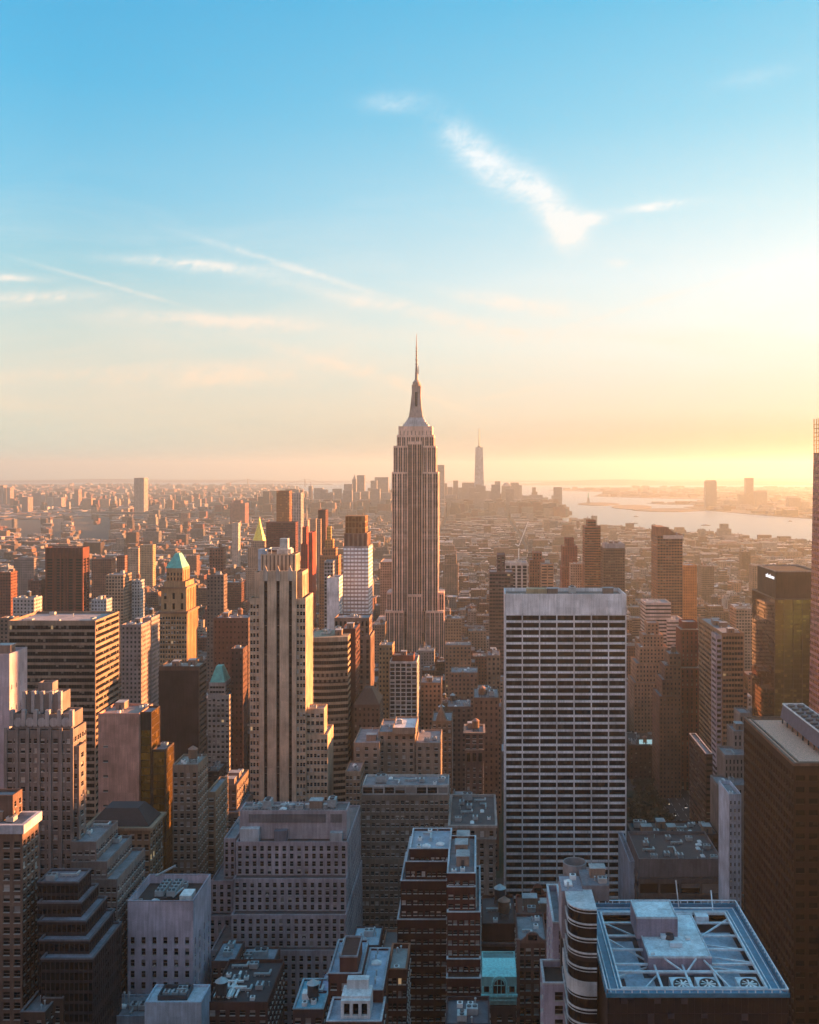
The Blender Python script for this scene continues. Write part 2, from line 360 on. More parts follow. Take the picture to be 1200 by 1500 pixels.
def facade(mb, gz, panes, P0, U, L, z0, z1, st, zlim, gcol, fc):
    """one wall of a tier: P0 start corner, U direction; real recessed openings above zlim"""
    Nn = (U[1], -U[0])
    def q(u, z, d=0.0): return (P0[0] + U[0]*u - Nn[0]*d, P0[1] + U[1]*u - Nn[1]*d, z)
    def shq(za, zb):
        s = shade_of(st); cu, cv = max(1, round(L / s['bay'])), max(1, round((zb - za) / s['fl']))
        old = mb.mat, mb.w; mb.mat = 1; mb.w = (s['wf'], s['hf'], old[1][2])
        mb.face([q(0, za), q(L, za), q(L, zb), q(0, zb)], [(0, 0), (cu, 0), (cu, cv), (0, cv)]); mb.mat, mb.w = old
    if st['k'] == 's' or st['k'] == 'b' or L < 2.5 or z1 - z0 < 3:
        if st['k'] == 'b': mb.face([q(0, z0), q(L, z0), q(L, z1), q(0, z1)])
        elif L < 2.5 or z1 - z0 < 3: mb.face([q(0, z0), q(L, z0), q(L, z1), q(0, z1)])
        else:
            tb = 1.2
            mb.face([q(0, z1 - tb), q(L, z1 - tb), q(L, z1), q(0, z1)]); shq(z0, z1 - tb)
        return
    zt = z1 - st['top']; H = zt - z0 - st['bot']
    if H < 2.5: mb.face([q(0, z0), q(L, z0), q(L, z1), q(0, z1)]); return
    if st['fl']: m = max(1, round(H / st['fl']))
    else: m = 1
    fh = H / m
    zb = z0 + st['bot']
    if zlim is not None and zlim > zb and m > 1:
        skip = int((zlim - zb) / fh)
        if skip > 0: shq(z0, zb + skip * fh); z0 = zb + skip * fh; zb = z0; m -= skip
    elif zlim is not None and zlim > zb and m == 1 and zlim < zt - 4: shq(z0, zlim); z0 = zb = zlim; fh = zt - zb
    if st['bay']: n = max(1, round(L / st['bay'])); bw = L / n
    else: n = 1; bw = L
    edge = .6 if not st['bay'] else 0
    us = [0.0]; wins = []
    for i in range(n):
        for a, b in st['cu']:
            ua, ub = (i + a) * bw, (i + b) * bw
            if edge: ua, ub = ua + edge, ub - edge
            wins.append((len(us), ua, ub)); us += [ua, ub]
    us.append(L)
    zs = [z0]; rows = []
    for j in range(m):
        za, zc = zb + (j + st['rv'][0]) * fh, zb + (j + st['rv'][1]) * fh
        rows.append((len(zs), za, zc)); zs += [za, zc]
    zs.append(z1)
    wi = {w[0] for w in wins}; ri = {r[0] for r in rows}
    for i in range(len(us) - 1):
        if us[i+1] - us[i] < 1e-4: continue
        if i not in wi:
            if True:
                for j in range(len(zs) - 1):
                    if zs[j+1] - zs[j] > 1e-4: mb.face([q(us[i], zs[j]), q(us[i+1], zs[j]), q(us[i+1], zs[j+1]), q(us[i], zs[j+1])])
        else:
            for j in range(len(zs) - 1):
                if j not in ri and zs[j+1] - zs[j] > 1e-4: mb.face([q(us[i], zs[j]), q(us[i+1], zs[j]), q(us[i+1], zs[j+1]), q(us[i], zs[j+1])])
    d = st['rec']
    for (_, ua, ub) in wins:
        for (_, za, zc) in rows:
            mb.face([q(ua, za), q(ub, za), q(ub, za, d), q(ua, za, d)]); mb.face([q(ub, zc), q(ua, zc), q(ua, zc, d), q(ub, zc, d)])
            mb.face([q(ua, zc), q(ua, za), q(ua, za, d), q(ua, zc, d)]); mb.face([q(ub, za), q(ub, zc), q(ub, zc, d), q(ub, za, d)])
            if st['k'] == 'g':
                cu = max(1, round((ub - ua) / st.get('gbay', (ub - ua)))); cv = max(1, round((zc - za) / st['gfl'])) if not st['fl'] else 1
                gz.c = gcol; gz.w = (st['gw'][0], st['gw'][1], fc + za * .013)
                gz.face([q(ua, za, d), q(ub, za, d), q(ub, zc, d), q(ua, zc, d)], [(0, 0), (cu, 0), (cu, cv), (0, cv)])
            else: panes.append((q((ua+ub)/2, za, d), ub - ua, zc - za, U))
_pm = {}
def pane_mesh(w, h, U, var):
    key = (round(w, 1), round(h, 1), U, var)
    if key in _pm: return _pm[key]
    m = MB(); addpane(m, (0, 0, 0), w, h, U, var); me = m.mesh('window', G_DARK + G_BLIND + [G_LIT]); _pm[key] = me; return me
def addpane(m, p, w, h, U, var):
    if h < 3.2 and w < 4:
        def q0(u, z, d): return (p[0] + U[0]*u + U[1]*d, p[1] + U[1]*u - U[0]*d, p[2] + z)
        m.mat = 3; a, b = -w/2 - .08, w/2 + .08; e = .52
        m.face([q0(a, .04, e), q0(b, .04, e), q0(b, .04, 0), q0(a, .04, 0)]); m.face([q0(a, -.14, e), q0(b, -.14, e), q0(b, .04, e), q0(a, .04, e)])
        if len(var) > 3 and var[3]:
            m.face([q0(-.35, .04, .7), q0(.35, .04, .7), q0(.35, .5, .7), q0(-.35, .5, .7)]); m.face([q0(-.35, .5, .7), q0(.35, .5, .7), q0(.35, .5, 0), q0(-.35, .5, 0)]); m.face([q0(.35, .04, .7), q0(.35, .04, 0), q0(.35, .5, 0), q0(.35, .5, .7)]); m.face([q0(-.35, .04, 0), q0(-.35, .04, .7), q0(-.35, .5, .7), q0(-.35, .5, 0)])
    def q(u, z, d=0.0): return (p[0] + U[0]*u + U[1]*d, p[1] + U[1]*u - U[0]*d, p[2] + z)
    gi, bi, bh = var[:3]
    if bi == 2: m.mat = 5; m.face([q(-w/2, 0), q(w/2, 0), q(w/2, h), q(-w/2, h)]); return
    m.mat = gi; m.face([q(-w/2, 0), q(w/2, 0), q(w/2, h), q(-w/2, h)])
    if bh > 0: m.mat = 3 + bi; m.face([q(-w/2, h*(1-bh), .03), q(w/2, h*(1-bh), .03), q(w/2, h, .03), q(-w/2, h, .03)])
    m.mat = 4; m.box(*(sorted((q(-w/2, 0)[0], q(w/2, 0, .1)[0]))), *(sorted((q(-w/2, 0)[1], q(w/2, 0, .1)[1]))), p[2] + h*.5 - .05, p[2] + h*.5 + .05) if h < 3.2 else None
def rvar(rnd, blinds):
    k = rnd.random(); g = rnd.randrange(3)
    if k < blinds: return (g, rnd.randrange(2), rnd.choice((.3, .5, .5, 1.0)), rnd.random() < .1)
    if k > .997: return (0, 2, 1)
    return (g, 0, 0)
HERO = []          # (px0, px1, ytop, yb, D, x0, x1, y0, y1)
def hero(name, label, cat, tiers, wall=(.3, .25, .2), roof=(.22, .22, .24), st=None, ss=None, yb=1500, clut=6, tanks=0, refl=.2, glass=None, par=1.0, fac=None, group=None, blinds=.28, cope=None, back=True, indiv=True, tanksc=1.0):
    """tiers: (px0, px1, ytop, D, depth, extra dict) from the top tier down"""
    rnd = random.Random(name + label)
    T = []
    for t in tiers:
        px0, px1, yt, D, dep = t[:5]; ex = t[5] if len(t) > 5 else {}
        T.append((X(px0, D), X(px1, D), D, D + dep, Z(yt, D), ex)); HERO.append((px0, px1, yt, yb, D, X(px0, D), X(px1, D), D, D + dep))
    cx = (T[-1][0] + T[-1][1]) / 2; cyy = T[-1][2]
    root = empty(name, (cx, cyy, 0), label, cat, group)
    w = MB(); g = MB(); rf = MB(); cp = MB(); panes = []
    seed = rnd.random(); zl = Z(yb + 25, T[-1][2]) if yb < 1500 else Z(1530, T[-1][2])
    for i, (x0, x1, y0, y1, zt, ex) in enumerate(T):
        zb = 0.0
        if i + 1 < len(T) and T[i+1][0] <= x0 + 1 and T[i+1][1] >= x1 - 1 and T[i+1][4] < zt - 1: zb = T[i+1][4] - .3
        if 'zb' in ex: zb = Z(ex['zb'], y0)
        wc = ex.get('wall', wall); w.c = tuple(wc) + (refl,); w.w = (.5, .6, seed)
        s_f = ex.get('st', st) or P(); s_s = ex.get('ss', ss) or s_f
        x0, x1, y0, y1 = x0 - cx, x1 - cx, y0 - cyy, y1 - cyy
        ct, pt = ex.get('cut', 0), ex.get('par', par)
        gc = tuple(ex.get('gc', wc)) + (refl,)
        faces = [((x0, y0), (1, 0), x1 - x0, s_f), ((x1, y0), (0, 1), y1 - y0, s_s), ((x1, y1), (-1, 0), x1 - x0, shade_of(s_f)), ((x0, y1), (0, -1), y1 - y0, s_s)]
        xm = (x0 + x1) / 2 + cx
        for fi, (p0, U, L, s) in enumerate(faces):
            if (fi == 1 and x0 + cx > 0) or (fi == 3 and x1 + cx < 0): s = shade_of(s)
            facade(w, g, panes, p0, U, L, zb, zt, s, zl, gc, seed + fi)
        # parapet and roof sheet
        t_ = .45
        zr = zt - pt
        w.mat = 0
        for (a, b) in (((x0, y0), (x1, y0)), ((x1, y0), (x1, y1)), ((x1, y1), (x0, y1)), ((x0, y1), (x0, y0))):
            ix = lambda p: (min(max(p[0], x0 + t_), x1 - t_), min(max(p[1], y0 + t_), y1 - t_))
            ia, ib = ix(a), ix(b)
            w.face([(a[0], a[1], zt), (b[0], b[1], zt), (ib[0], ib[1], zt), (ia[0], ia[1], zt)])
            w.face([(ia[0], ia[1], zt), (ib[0], ib[1], zt), (ib[0], ib[1], zr), (ia[0], ia[1], zr)])
        rf = MB(); rf.c = tuple(ex.get('roof', roof)) + (0,); rf.face([(x0+t_, y0+t_, zr), (x1-t_, y0+t_, zr), (x1-t_, y1-t_, zr), (x0+t_, y1-t_, zr)])
        rf.build('roof', M_ROOF, root)
        co = ex.get('cope', cope)
        if co:
            h, out, cc = co; cp.c = tuple(cc) + (0,); ring(cp, x0 - out, x1 + out, y0 - out, y1 + out, zt - h + .12, zt + .12, out + .5)
        n = ex.get('clut', clut if i == 0 else 0)
        tk = ex.get('tanks', tanks if i == 0 else 0)
        if i == 0 or n: clutter(root, x0 + 1, x1 - 1, y0 + 1, y1 - 1, zr, n, rnd, tk, tanksc)
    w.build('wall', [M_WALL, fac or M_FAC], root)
    g.build('glazing', [glass or fac or M_FAC], root)
    if cp.f: cp.build('cornice', M_WALL, root)
    if panes:
        panes.sort(key=lambda p: (0 if p[3] == (1, 0) else 1, -p[0][2]))
        rest = MB(False)
        nmax = 100 if indiv else 0
        for i, (p, ww, hh, U) in enumerate(panes):
            v = rvar(rnd, blinds)
            if i < nmax: inst(pane_mesh(ww, hh, U, v), 'window', root, p)
            else: addpane(rest, p, ww, hh, U, v)
        if rest.f: tag(rest.build('window', G_DARK + G_BLIND + [G_LIT], root), kind='stuff')
    root['_t'] = 0; del root['_t']
    return root, [(a - cx, b - cx, c - cyy, d - cyy, z) for a, b, c, d, z, _ in T]
def gable_pyramid(root, x0, x1, y0, y1, z0, z1, mat, name='roof', s=0.0):
    m = MB(); cx, cyy = (x0+x1)/2, (y0+y1)/2
    m.prism([(x0, y0), (x1, y0), (x1, y1), (x0, y1)], z0, z1, None, s > 0, max(s, .001), cx, cyy, True); return m.build(name, mat, root)
# ================================================================== NEAR AND MIDDLE TOWERS
LIME = (.42, .36, .30); GREY = (.27, .25, .27); TAN = (.30, .22, .16); BRICK = (.13, .05, .04); DKB = (.10, .075, .06); WHT = (.62, .62, .64)
DG = (.05, .045, .05)
WHC = (.35, .25, (.55, .55, .58))
# --- tower with three dark stripes and lit side (north of the park)
D5 = 545
root, TT = hero('limestone_tower', 'slim cream stone tower with three black vertical stripes and glowing orange side', 'skyscraper', [
    (382, 433, 812, D5 + 8, 14, dict(st=SLOT(2.1, ((.3, .7),), top=.6, rec=.25, gw=(0, 0)), clut=3, gc=(.2, .17, .14))),
    (373, 443, 838, D5 + 4, 19, dict(st=dict(SLOT(9.4, ((.38, .62),), top=4, rec=.9, gw=(.96, .4)), gfl=3.6), ss=SLOT(4.5, ((.3, .7),), rec=.5), clut=0)),
    (366, 448, 876, D5, 24, dict(st=P(3.3, 4.0, TWO, (.2, .72), 2.5), ss=SLOT(4.2, ((.35, .65),), rec=.6), clut=0)),
], wall=(.60, .455, .33), yb=1170, par=1.5, roof=(.2, .18, .17), refl=.1)
# broad central shaft standing proud of the windowed flanks, with its three dark slots
m = MB(); m.c = (.62, .47, .345, .1); g5 = MB(); fx0, fx1 = X(381, D5-1.2) - X(412, D5), X(435, D5-1.2) - X(412, D5)
fx0, fx1 = X(381, D5) - (X(366, D5) + X(448, D5)) / 2, X(435, D5) - (X(366, D5) + X(448, D5)) / 2
dm = []
facade(m, g5, dm, (fx0, -1.3), (1, 0), fx1 - fx0, 20, Z(836, D5), dict(SLOT((fx1 - fx0) / 3, ((.37, .63),), top=5.5, rec=1.0, gw=(.9, .35)), gfl=3.9), None, (.03, .025, .03, .1), .4)
m.box(fx0, fx0 + .01, -1.3, 0, 20, Z(836, D5)); m.face([(fx1, -1.3, 20), (fx1, 0, 20), (fx1, 0, Z(836, D5)), (fx1, -1.3, Z(836, D5))]); m.face([(fx0, -1.3, Z(836, D5)), (fx1, -1.3, Z(836, D5)), (fx1, 0, Z(836, D5)), (fx0, 0, Z(836, D5))])
m.build('shaft', [M_WALL, M_FAC], root); g5.build('glazing', M_FAC, root)
orn = MB(); orn.c = (.55, .47, .4, 0)
for k in range(3):
    cxk = fx0 + (fx1 - fx0) * (k + .5) / 3; zt = Z(836, D5) - 5.5
    pts = [(cxk - 1.2, zt), (cxk + 1.2, zt), (cxk + 1.2, zt + 5), (cxk, zt + 8.5), (cxk - 1.2, zt + 5)]
    orn.face([(a, -1.9, b) for a, b in pts]); 
    for i in range(5): a, b = pts[i], pts[(i+1) % 5]; orn.face([(b[0], -1.9, b[1]), (a[0], -1.9, a[1]), (a[0], -1.2, a[1]), (b[0], -1.2, b[1])])
orn.build('finial', M_WALL, root)
zt = TT[0][4]
m = MB(); m.c = (.2, .25, .4, 0); m.box(-3, 5, 12, 20, zt, zt + 2.5); m.mat = 0; m.box(-1.5, 3, 13, 18, zt + 2.5, zt + 8.5); m.build('rooftop_plant', M_METAL, root)
m = MB(); ring(m, -8, 4, 10, 21, zt + 2.6, zt + 3, .4)
for a in (-7.8, -2, 3.6):
    for b in (10.2, 20.6): m.box(a - .15, a + .15, b - .15, b + .15, zt - 1, zt + 2.6)
m.build('frame', M_WHITE, root)
m = MB(); m.c = (.6, .68, .8, 0); m.box(-13.4, -9.9, 11, 17, Z(838, D5) - .5, Z(804, D5 + 15)); m.build('vent_tower', M_WALL, root)
hero('limestone_wing', 'cream stone wing stepping down beside the tower with three black stripes', 'building', [
    (448.5, 475, 1038, D5 + 3, 11, dict(clut=2)), (448.5, 480, 1076, D5 + 1.5, 22, {}),
], wall=(.60, .455, .33), st=P(4.1, 4.0, TWO, (.2, .7), 1.5), ss=SLOT(4, ((.4, .6),), rec=.5), yb=1175, refl=.1)
# --- white slab tower with wide dark windows
D6 = 520
gr = hero('white_grid_tower', 'tall white slab tower with a grid of wide black windows', 'skyscraper', [
    (740, 917, 870, D6, 27, dict(st=dict(bay=(X(917, D6) - X(740, D6)) / 7, fl=3.885, cu=((.035, .965),), rv=(.20, .88), top=11.0, rec=.6, bot=0, k='g', gbay=1.55, gw=(.97, .99)), ss=dict(bay=8.5, fl=3.885, cu=((.035, .965),), rv=(.20, .88), top=11.0, rec=.6, bot=0, k='g', gbay=1.55, gw=(.97, .99)), gc=(.008, .006, .008))),
], wall=(.88, .86, .88), glass=M_DARK, yb=1345, clut=5, refl=.1, par=2.0, roof=(.16, .12, .10), blinds=.02)[0]
m = MB(); m.c = (.5, .38, .24, 0); zt = Z(870, D6); m.box(-20, -9, 12, 19, zt - 2, zt + 1.2); m.build('rooftop_plant', M_WALL, gr)
m = MB(); m.c = (.80, .80, .82, 0)
L6 = X(917, D6) - X(740, D6)
for i in range(8):
    xx = -L6/2 + L6 * i / 7; m.box(xx - .28, xx + .28, -.3, 0.002, 0, zt)
m.build('pilaster', M_WALL, gr)
# --- left side towers
hero('banded_office_block', 'broad office block with dark ribbon windows, its side striped orange by the sun', 'office building', [
    (12, 140, 909, 560, 37, dict(st=BAND(3.75, (.3, .9), 1.5, 2.5, .35, .88), ss=BAND(3.75, (.42, .98), 1.5, .8, .5, .9), gc=(.06, .05, .045), clut=5)),
], wall=(.33, .24, .18), yb=1290, refl=.5, par=1.4, roof=(.38, .33, .32))
HERO.pop(); HERO.append((12, 140, 909, 1300, 560, X(12, 560), X(140, 560), 560, 597))
hero('pale_slab', 'pale windowless slab with a glowing cream side, cut by the picture edge', 'office building', [
    (-60, 14, 958, 380, 15, dict(st=BLANK, ss=P(4.2, 8.5, ((.42, .58),), (.3, .5), 8, .4), clut=4)),
], wall=(.55, .46, .50), yb=1200, refl=.1, roof=(.3, .25, .25))
# art deco tower with octagonal crown windows
root, TT = hero('art_deco_tower', 'grey art deco tower with stepped crown of octagonal ornaments', 'skyscraper', [
    (56, 77, 1000, 378, 5, dict(st=BLANK, ss=BLANK, clut=0)),
    (36, 88, 1017, 373, 9.5, dict(st=SLOT(4.3, ((.3, .6),), top=5, rec=.5), clut=2)),
    (18, 105, 1046, 370, 10.5, dict(st=SLOT(5.0, ((.33, .63),), top=8, rec=.5), clut=2)),
    (9, 106, 1070, 367, 13, dict(st=P(4.7, 3.6, TWO, (.2, .7), 2, .35), clut=0)),
    (106, 116, 1093, 368, 6, dict(st=P(4.1, 3.6, ((.3, .7),), (.2, .7), 2, .35), clut=0, zb=1500)),
], wall=(.24, .205, .195), yb=1300, refl=.12, roof=(.25, .2, .2), blinds=.45)
m = MB(); m.c = (.42, .38, .38, 0)
W3 = TT[2]; wx = (W3[1] - W3[0]) / 5
for i in range(5):
    c_ = W3[0] + wx * (i + .5) + .1; z_ = W3[4] - 3.0; pts = [(c_ + 1.75 * math.cos(R(22.5 + 45*k)), z_ + 1.75 * math.sin(R(22.5 + 45*k))) for k in range(8)]
    m.face([(a, W3[2] - .5, b) for a, b in reversed(pts)][::-1])
    for k in range(8): a, b = pts[k], pts[(k+1) % 8]; m.face([(a[0], W3[2] - .5, a[1]), (a[0], W3[2] + .1, a[1]), (b[0], W3[2] + .1, b[1]), (b[0], W3[2] - .5, b[1])])
for i in range(6):
    c_ = W3[0] + wx * i; m.box(c_ - .7, c_ + .7, W3[2] - .7, W3[2] + 1, W3[4] - 4.5, W3[4] + 1.6)
W2 = TT[1]; w2 = (W2[1] - W2[0]) / 4
for i in range(5): c_ = W2[0] + w2 * i; m.box(c_ - .6, c_ + .6, W2[2] - .5, W2[2] + 1, W2[4] - 7, W2[4] + 1.2)
m.build('crown_ornament', M_WALL, root)
m = MB(); m.c = (.26, .225, .215, 0); W4 = TT[3]
for i in range(7):
    c_ = W4[0] + (W4[1] - W4[0]) * i / 6; m.box(c_ - .55, c_ + .55, W4[2] - .6, W4[2] + .01, 0, W4[4] + 1)
m.build('pier', M_WALL, root)
hero('deco_wing', 'low grey wing with paired windows at the foot of the art deco tower', 'building', [
    (104, 141, 1233, 364, 22, dict(clut=5)), (104, 157, 1262, 361, 26, dict(clut=3)), (118, 172, 1288, 358.6, 30, {}),
], wall=(.24, .205, .195), st=P(4.4, 3.6, TWO, (.2, .7), 2), yb=1420, refl=.12)
root, TT = hero('cornice_tower', 'dark tower with pale cornice and a fiery orange sunlit side', 'skyscraper', [
    (-40, 19, 1165, 336, 7, dict(clut=0, st=BLANK, ss=P(3, 3.6, ((.3, .7),), (.2, .8)), wall=(.17, .11, .09))),
    (-60, 33, 1208, 330, 12, dict(clut=9, st=P(3.4, 3.6, ((.2, .8),), (.2, .8), 5), cope=(3.0, .9, (.5, .5, .55)))),
], wall=(.21, .14, .11), yb=1500, refl=.15, st=P(3.4, 3.6, ((.22, .78),), (.2, .75), 4))
hero('stepped_glass_block', 'black glass office block stepping outward in terraces', 'office building', [
    (55, 115, 1292, 334, 11, dict(clut=7)), (55, 119, 1322, 331, 15, {}), (55, 126, 1349, 327, 19, {}), (57, 131, 1377, 323, 23, {}), (60, 136, 1404, 319, 26, {}),
], wall=(.035, .033, .04), st=SLOT(1.6, ((.1, .9),), 3.6, .8, .15, gw=(.95, .7)), yb=1500, refl=.5, fac=M_DARK, roof=(.2, .2, .24), cope=(.5, .15, (.13, .13, .15)), par=.6)
hero('green_pyramid_tower', 'tan masonry tower crowned by a green and gold pyramid roof', 'skyscraper', [
    (244, 268, 832, 766, 18, dict(clut=0, st=SLOT(2.6, ((.25, .7),), top=3, rec=.5), roof=(.1, .3, .25))),
    (240, 272, 852, 762, 23, dict(clut=0)),
    (236, 273, 860, 760, 26, dict(clut=0, st=P(6.5, 9, ((.35, .65),), (.2, .8), 3, .5), cope=(1.2, .8, (.33, .2, .13)))),
    (234, 274, 896, 757, 30, dict(clut=0, st=P(4.0, 3.7, TWO, (.2, .75), 3, .3), cope=(1.6, .9, (.3, .18, .12)))),
], wall=(.46, .29, .16), yb=975, refl=.1, st=P(3.6, 3.7, ((.25, .75),), (.25, .75), 2), ss=SLOT(4, ((.3, .7),), rec=.6, gw=(.9, .6)))
gp = bpy.data.objects[-1] if False else None
for o in COL.objects:
    if o.name == 'green_pyramid_tower': gp = o
cxg = (X(234, 757) + X(274, 757)) / 2
gx0, gx1 = X(243.5, 768) - cxg, X(268.5, 768) - cxg
m = MB(); zb_ = Z(832, 768) + .05; zc_ = Z(810, 775)
a_ = [(gx0, 8.7), (gx1, 8.7), (gx1, 27.5), (gx0, 27.5)]; xm = (gx0 + gx1) / 2
b_ = [(xm - .8, 15), (xm + 2.2, 15), (xm + 2.2, 22), (xm - .8, 22)]
for i in range(4): j = (i+1) % 4; m.face([(a_[i][0], a_[i][1], zb_), (a_[j][0], a_[j][1], zb_), (b_[j][0], b_[j][1], zc_), (b_[i][0], b_[i][1], zc_)])
m.face([(x, y, zc_) for x, y in b_]); m.build('pyramid_roof', M_COPPER, gp)
hero('ribbed_brown_slab', 'dark brown slab with heavy vertical ribs standing clear of the rooftops', 'skyscraper', [
    (67, 122, 802, 1250, 20, dict(st=SLOT(11, ((.12, .88),), 3.7, 14, .9, gw=(.9, .6)), clut=0)),
], wall=(.15, .055, .035), yb=893, refl=.4, fac=M_DARK)
m = MB(); m.c = (.19, .06, .035, 0); rr = [o for o in COL.objects if o.name == 'ribbed_brown_slab'][0]
for i in range(11):
    c_ = -23.2 + 46.4 * i / 10; m.box(c_ - .8, c_ + .8, -1.2, 0, 0 if i % 2 == 0 else 150, 163)
m.build('rib', M_WALL, rr)
hero('tan_grid_block', 'tan office block with an even window grid and an orange side', 'office building', [
    (155, 181, 842, 1100, 26, dict(st=SH(3.2, 3.7, .62, .6), clut=3))], wall=(.42, .32, .24), yb=900, refl=.2)
hero('pink_gold_block', 'pinkish brown windowless block with gold glass corner', 'office building', [
    (144, 204, 1045, 480, 20, dict(st=dict(k='p', bay=20.2, fl=7.2, cu=((.12, .24),), rv=(.35, .48), top=12, rec=.3, bot=0), clut=5, wall=(.62, .33, .26)))], yb=1185, refl=.2, roof=(.3, .22, .2), indiv=True)
hero('gold_glass_block', 'narrow gold glass tower against the pinkish windowless block', 'office building', [
    (204.6, 222, 1043, 482, 13, dict(st=BAND(3.7, (.05, .98), 1.4, 9, .15, .95), ss=BAND(3.7, (.05, .98), 1.4, .5, .15, .95), clut=2)),
    (223, 243, 1098, 478, 13, dict(st=BAND(3.7, (.05, .98), 1.4, 1, .15, .95), clut=1, gc=(.1, .07, .03))),
], wall=(.07, .05, .04), yb=1200, refl=.75, fac=M_GOLD)
hero('black_slab', 'black office slab whose sunlit side is striped orange and white', 'office building', [
    (233, 292, 976, 620, 17, dict(st=BAND(3.7, (.2, .95), 1.4, 5, .2, .9), ss=BAND(3.7, (.5, .98), 1.4, .8, .4, .9), gc=(.03, .02, .02), clut=6, wall=(.14, .10, .08)))], yb=1105, refl=.15, fac=M_DARK, roof=(.3, .24, .2))
m = MB(); m.c = (.05, .04, .04, 0); bs = [o for o in COL.objects if o.name == 'black_slab'][0]
L_ = (X(292, 620) - X(233, 620)) / 2
m.box(-L_ - .05, L_ - .4, -.5, -.01, 0, Z(982, 620)); m.build('curtain_wall', [M_DARK], bs)
hero('green_mansard_block', 'pale banded block topped by a truncated green copper roof', 'office building', [
    (306, 330, 1000, 700, 19, dict(clut=0, st=BAND(3.8, (.35, .8), 2, 2, .3))), (304, 336, 1018, 698, 25, dict(clut=2)),
], wall=(.42, .38, .36), yb=1130, refl=.2, st=P(3.4, 3.7, ((.2, .8),), (.25, .75), 2))
gm = [o for o in COL.objects if o.name == 'green_mansard_block'][0]
q_ = X(307, 700) - (X(304, 698) + X(336, 698)) / 2
gable_pyramid(gm, q_, q_ + 10.5, 3, 19, Z(1000, 700), Z(976, 705), M_COPPER, 'mansard_roof', .4)
hero('flat_crown_block', 'tan block with tall dark top windows beside the black slab', 'office building', [
    (253, 290, 1120, 450, 17, dict(clut=7, tanks=1, st=P(3.0, 3.7, ((.2, .75),), (.2, .8), 3)))], wall=(.27, .20, .155), yb=1300, refl=.15, roof=(.3, .27, .25))
hero('mansion_block', 'brown stone block with heavy arcaded cornice and dark hipped roof', 'building', [
    (126, 220, 1212, 430, 18, dict(clut=0, cope=(1.2, 1.2, (.36, .25, .17))))], wall=(.30, .20, .13), yb=1420, refl=.1, st=P(3.3, 4.6, ((.2, .8),), (.25, .8), 2))
mb_ = [o for o in COL.objects if o.name == 'mansion_block'][0]
gable_pyramid(mb_, -13.4, 13.4, .8, 17, Z(1212, 430) + .2, Z(1212, 430) + 7, make_plain('dark_slate', (.03, .03, .035), .6), 'hipped_roof', .55)
hero('curved_parapet_block', 'narrow brown block with rounded pale rooftop, squeezed behind the cream tower', 'building', [
    (320, 347, 1150, 500, 26, dict(clut=3)), (310, 350, 1190, 495, 32, {})], wall=(.20, .15, .12), yb=1260, refl=.15)
hero('slim_tan_block', 'slim tan block with close window rows behind the flat-crowned block', 'building', [
    (303, 316, 1160, 470, 24, dict(clut=2))], wall=(.33, .23, .16), yb=1290, refl=.15)
hero('dark_brick_slab', 'wide dark block dotted with small windows between the green pyramid and cream tower', 'building', [
    (313, 364, 905, 800, 24, dict(clut=6, tanks=1))], wall=(.13, .085, .07), yb=975, refl=.1, st=SH(3.2, 4.2, .35, .4))
hero('dark_box_block', 'dark box building with a small orange sunlit end near the cream tower', 'building', [
    (338, 356, 950, 705, 14, dict(clut=2))], wall=(.11, .06, .05), yb=1060, refl=.1, st=SH(3.2, 4.2, .35, .4))
# --- centre and foreground
hero('violet_block', 'pale violet stone block with sparse windows and rooftop cooling units', 'office building', [
    (187, 283, 1320, 360, 24, dict(clut=2, st=dict(k='p', bay=4.05, fl=4.15, cu=((.26, .64),), rv=(.2, .82), top=12.5, rec=.45, bot=0), ss=dict(k='p', bay=5.5, fl=4.15, cu=((.35, .6),), rv=(.15, .85), top=14, rec=.4, bot=0)))],
    wall=(.60, .53, .62), yb=1500, refl=.15, par=3.4, roof=(.06, .035, .03), cope=(.4, .05, (.4, .36, .42)))
vb = [o for o in COL.objects if o.name == 'violet_block'][0]
zv = Z(1320, 360)
m = MB(); m.box(-4.5, 3, 8, 19, zv - 2.9, zv - 2.2, True); m.build('plant_deck', M_DMET, vb)
for i in range(4):
    for j in range(2): inst(ME_TOWER, 'cooling_tower', vb, (-3.2 + j * 4.4, 9.4 + i * 2.9, zv - 2.3), 0, (.62, .62, .62))
m = MB(); m.box(5.2, 9.5, 6, 12, zv - 3.4, zv - .6); m.build('white_cabin', M_WHITE, vb)
m = MB(); m.bar((-9, 22, zv), (-2, 25, zv + 3), .6); m.bar((-11, 3, zv - 1), (-7, 1, zv + .3), .5); m.bar((2, 8, zv - 2), (5, 12, zv), .5); m.build('brace', M_METAL, vb)
bs_ = ((.1, .38), (.62, .9))
root, TT = hero('setback_block', 'wide grey stone block with three stepped tiers of narrow windows', 'office building', [
    (351, 508, 1187, 424, 11, dict(clut=12, st=BLANK, ss=BLANK, wall=(.46, .41, .44))),
    (346, 509, 1233, 420, 46, dict(st=P(3.25, 3.5, ((.24, .72),), (.14, .84), 1.3, .5), clut=0)),
    (342, 507.5, 1287, 416, 52, dict(st=P(3.25, 3.5, ((.24, .72),), (.14, .84), 1.3, .5), clut=0)),
    (339, 507, 1340, 412, 58, dict(st=P(3.25, 3.5, ((.24, .72),), (.14, .84), 1.3, .5), clut=0)),
    (309, 505, 1392, 409, 64, dict(st=P(3.25, 3.6, ((.24, .72),), (.14, .84), 1.8, .5), clut=0)),
], wall=(.46, .395, .43), yb=1500, refl=.1, par=.7, roof=(.15, .12, .12), blinds=.1)
zt = TT[0][4]; t0 = TT[0]
m = MB(); m.c = (.2, .19, .2, 0)
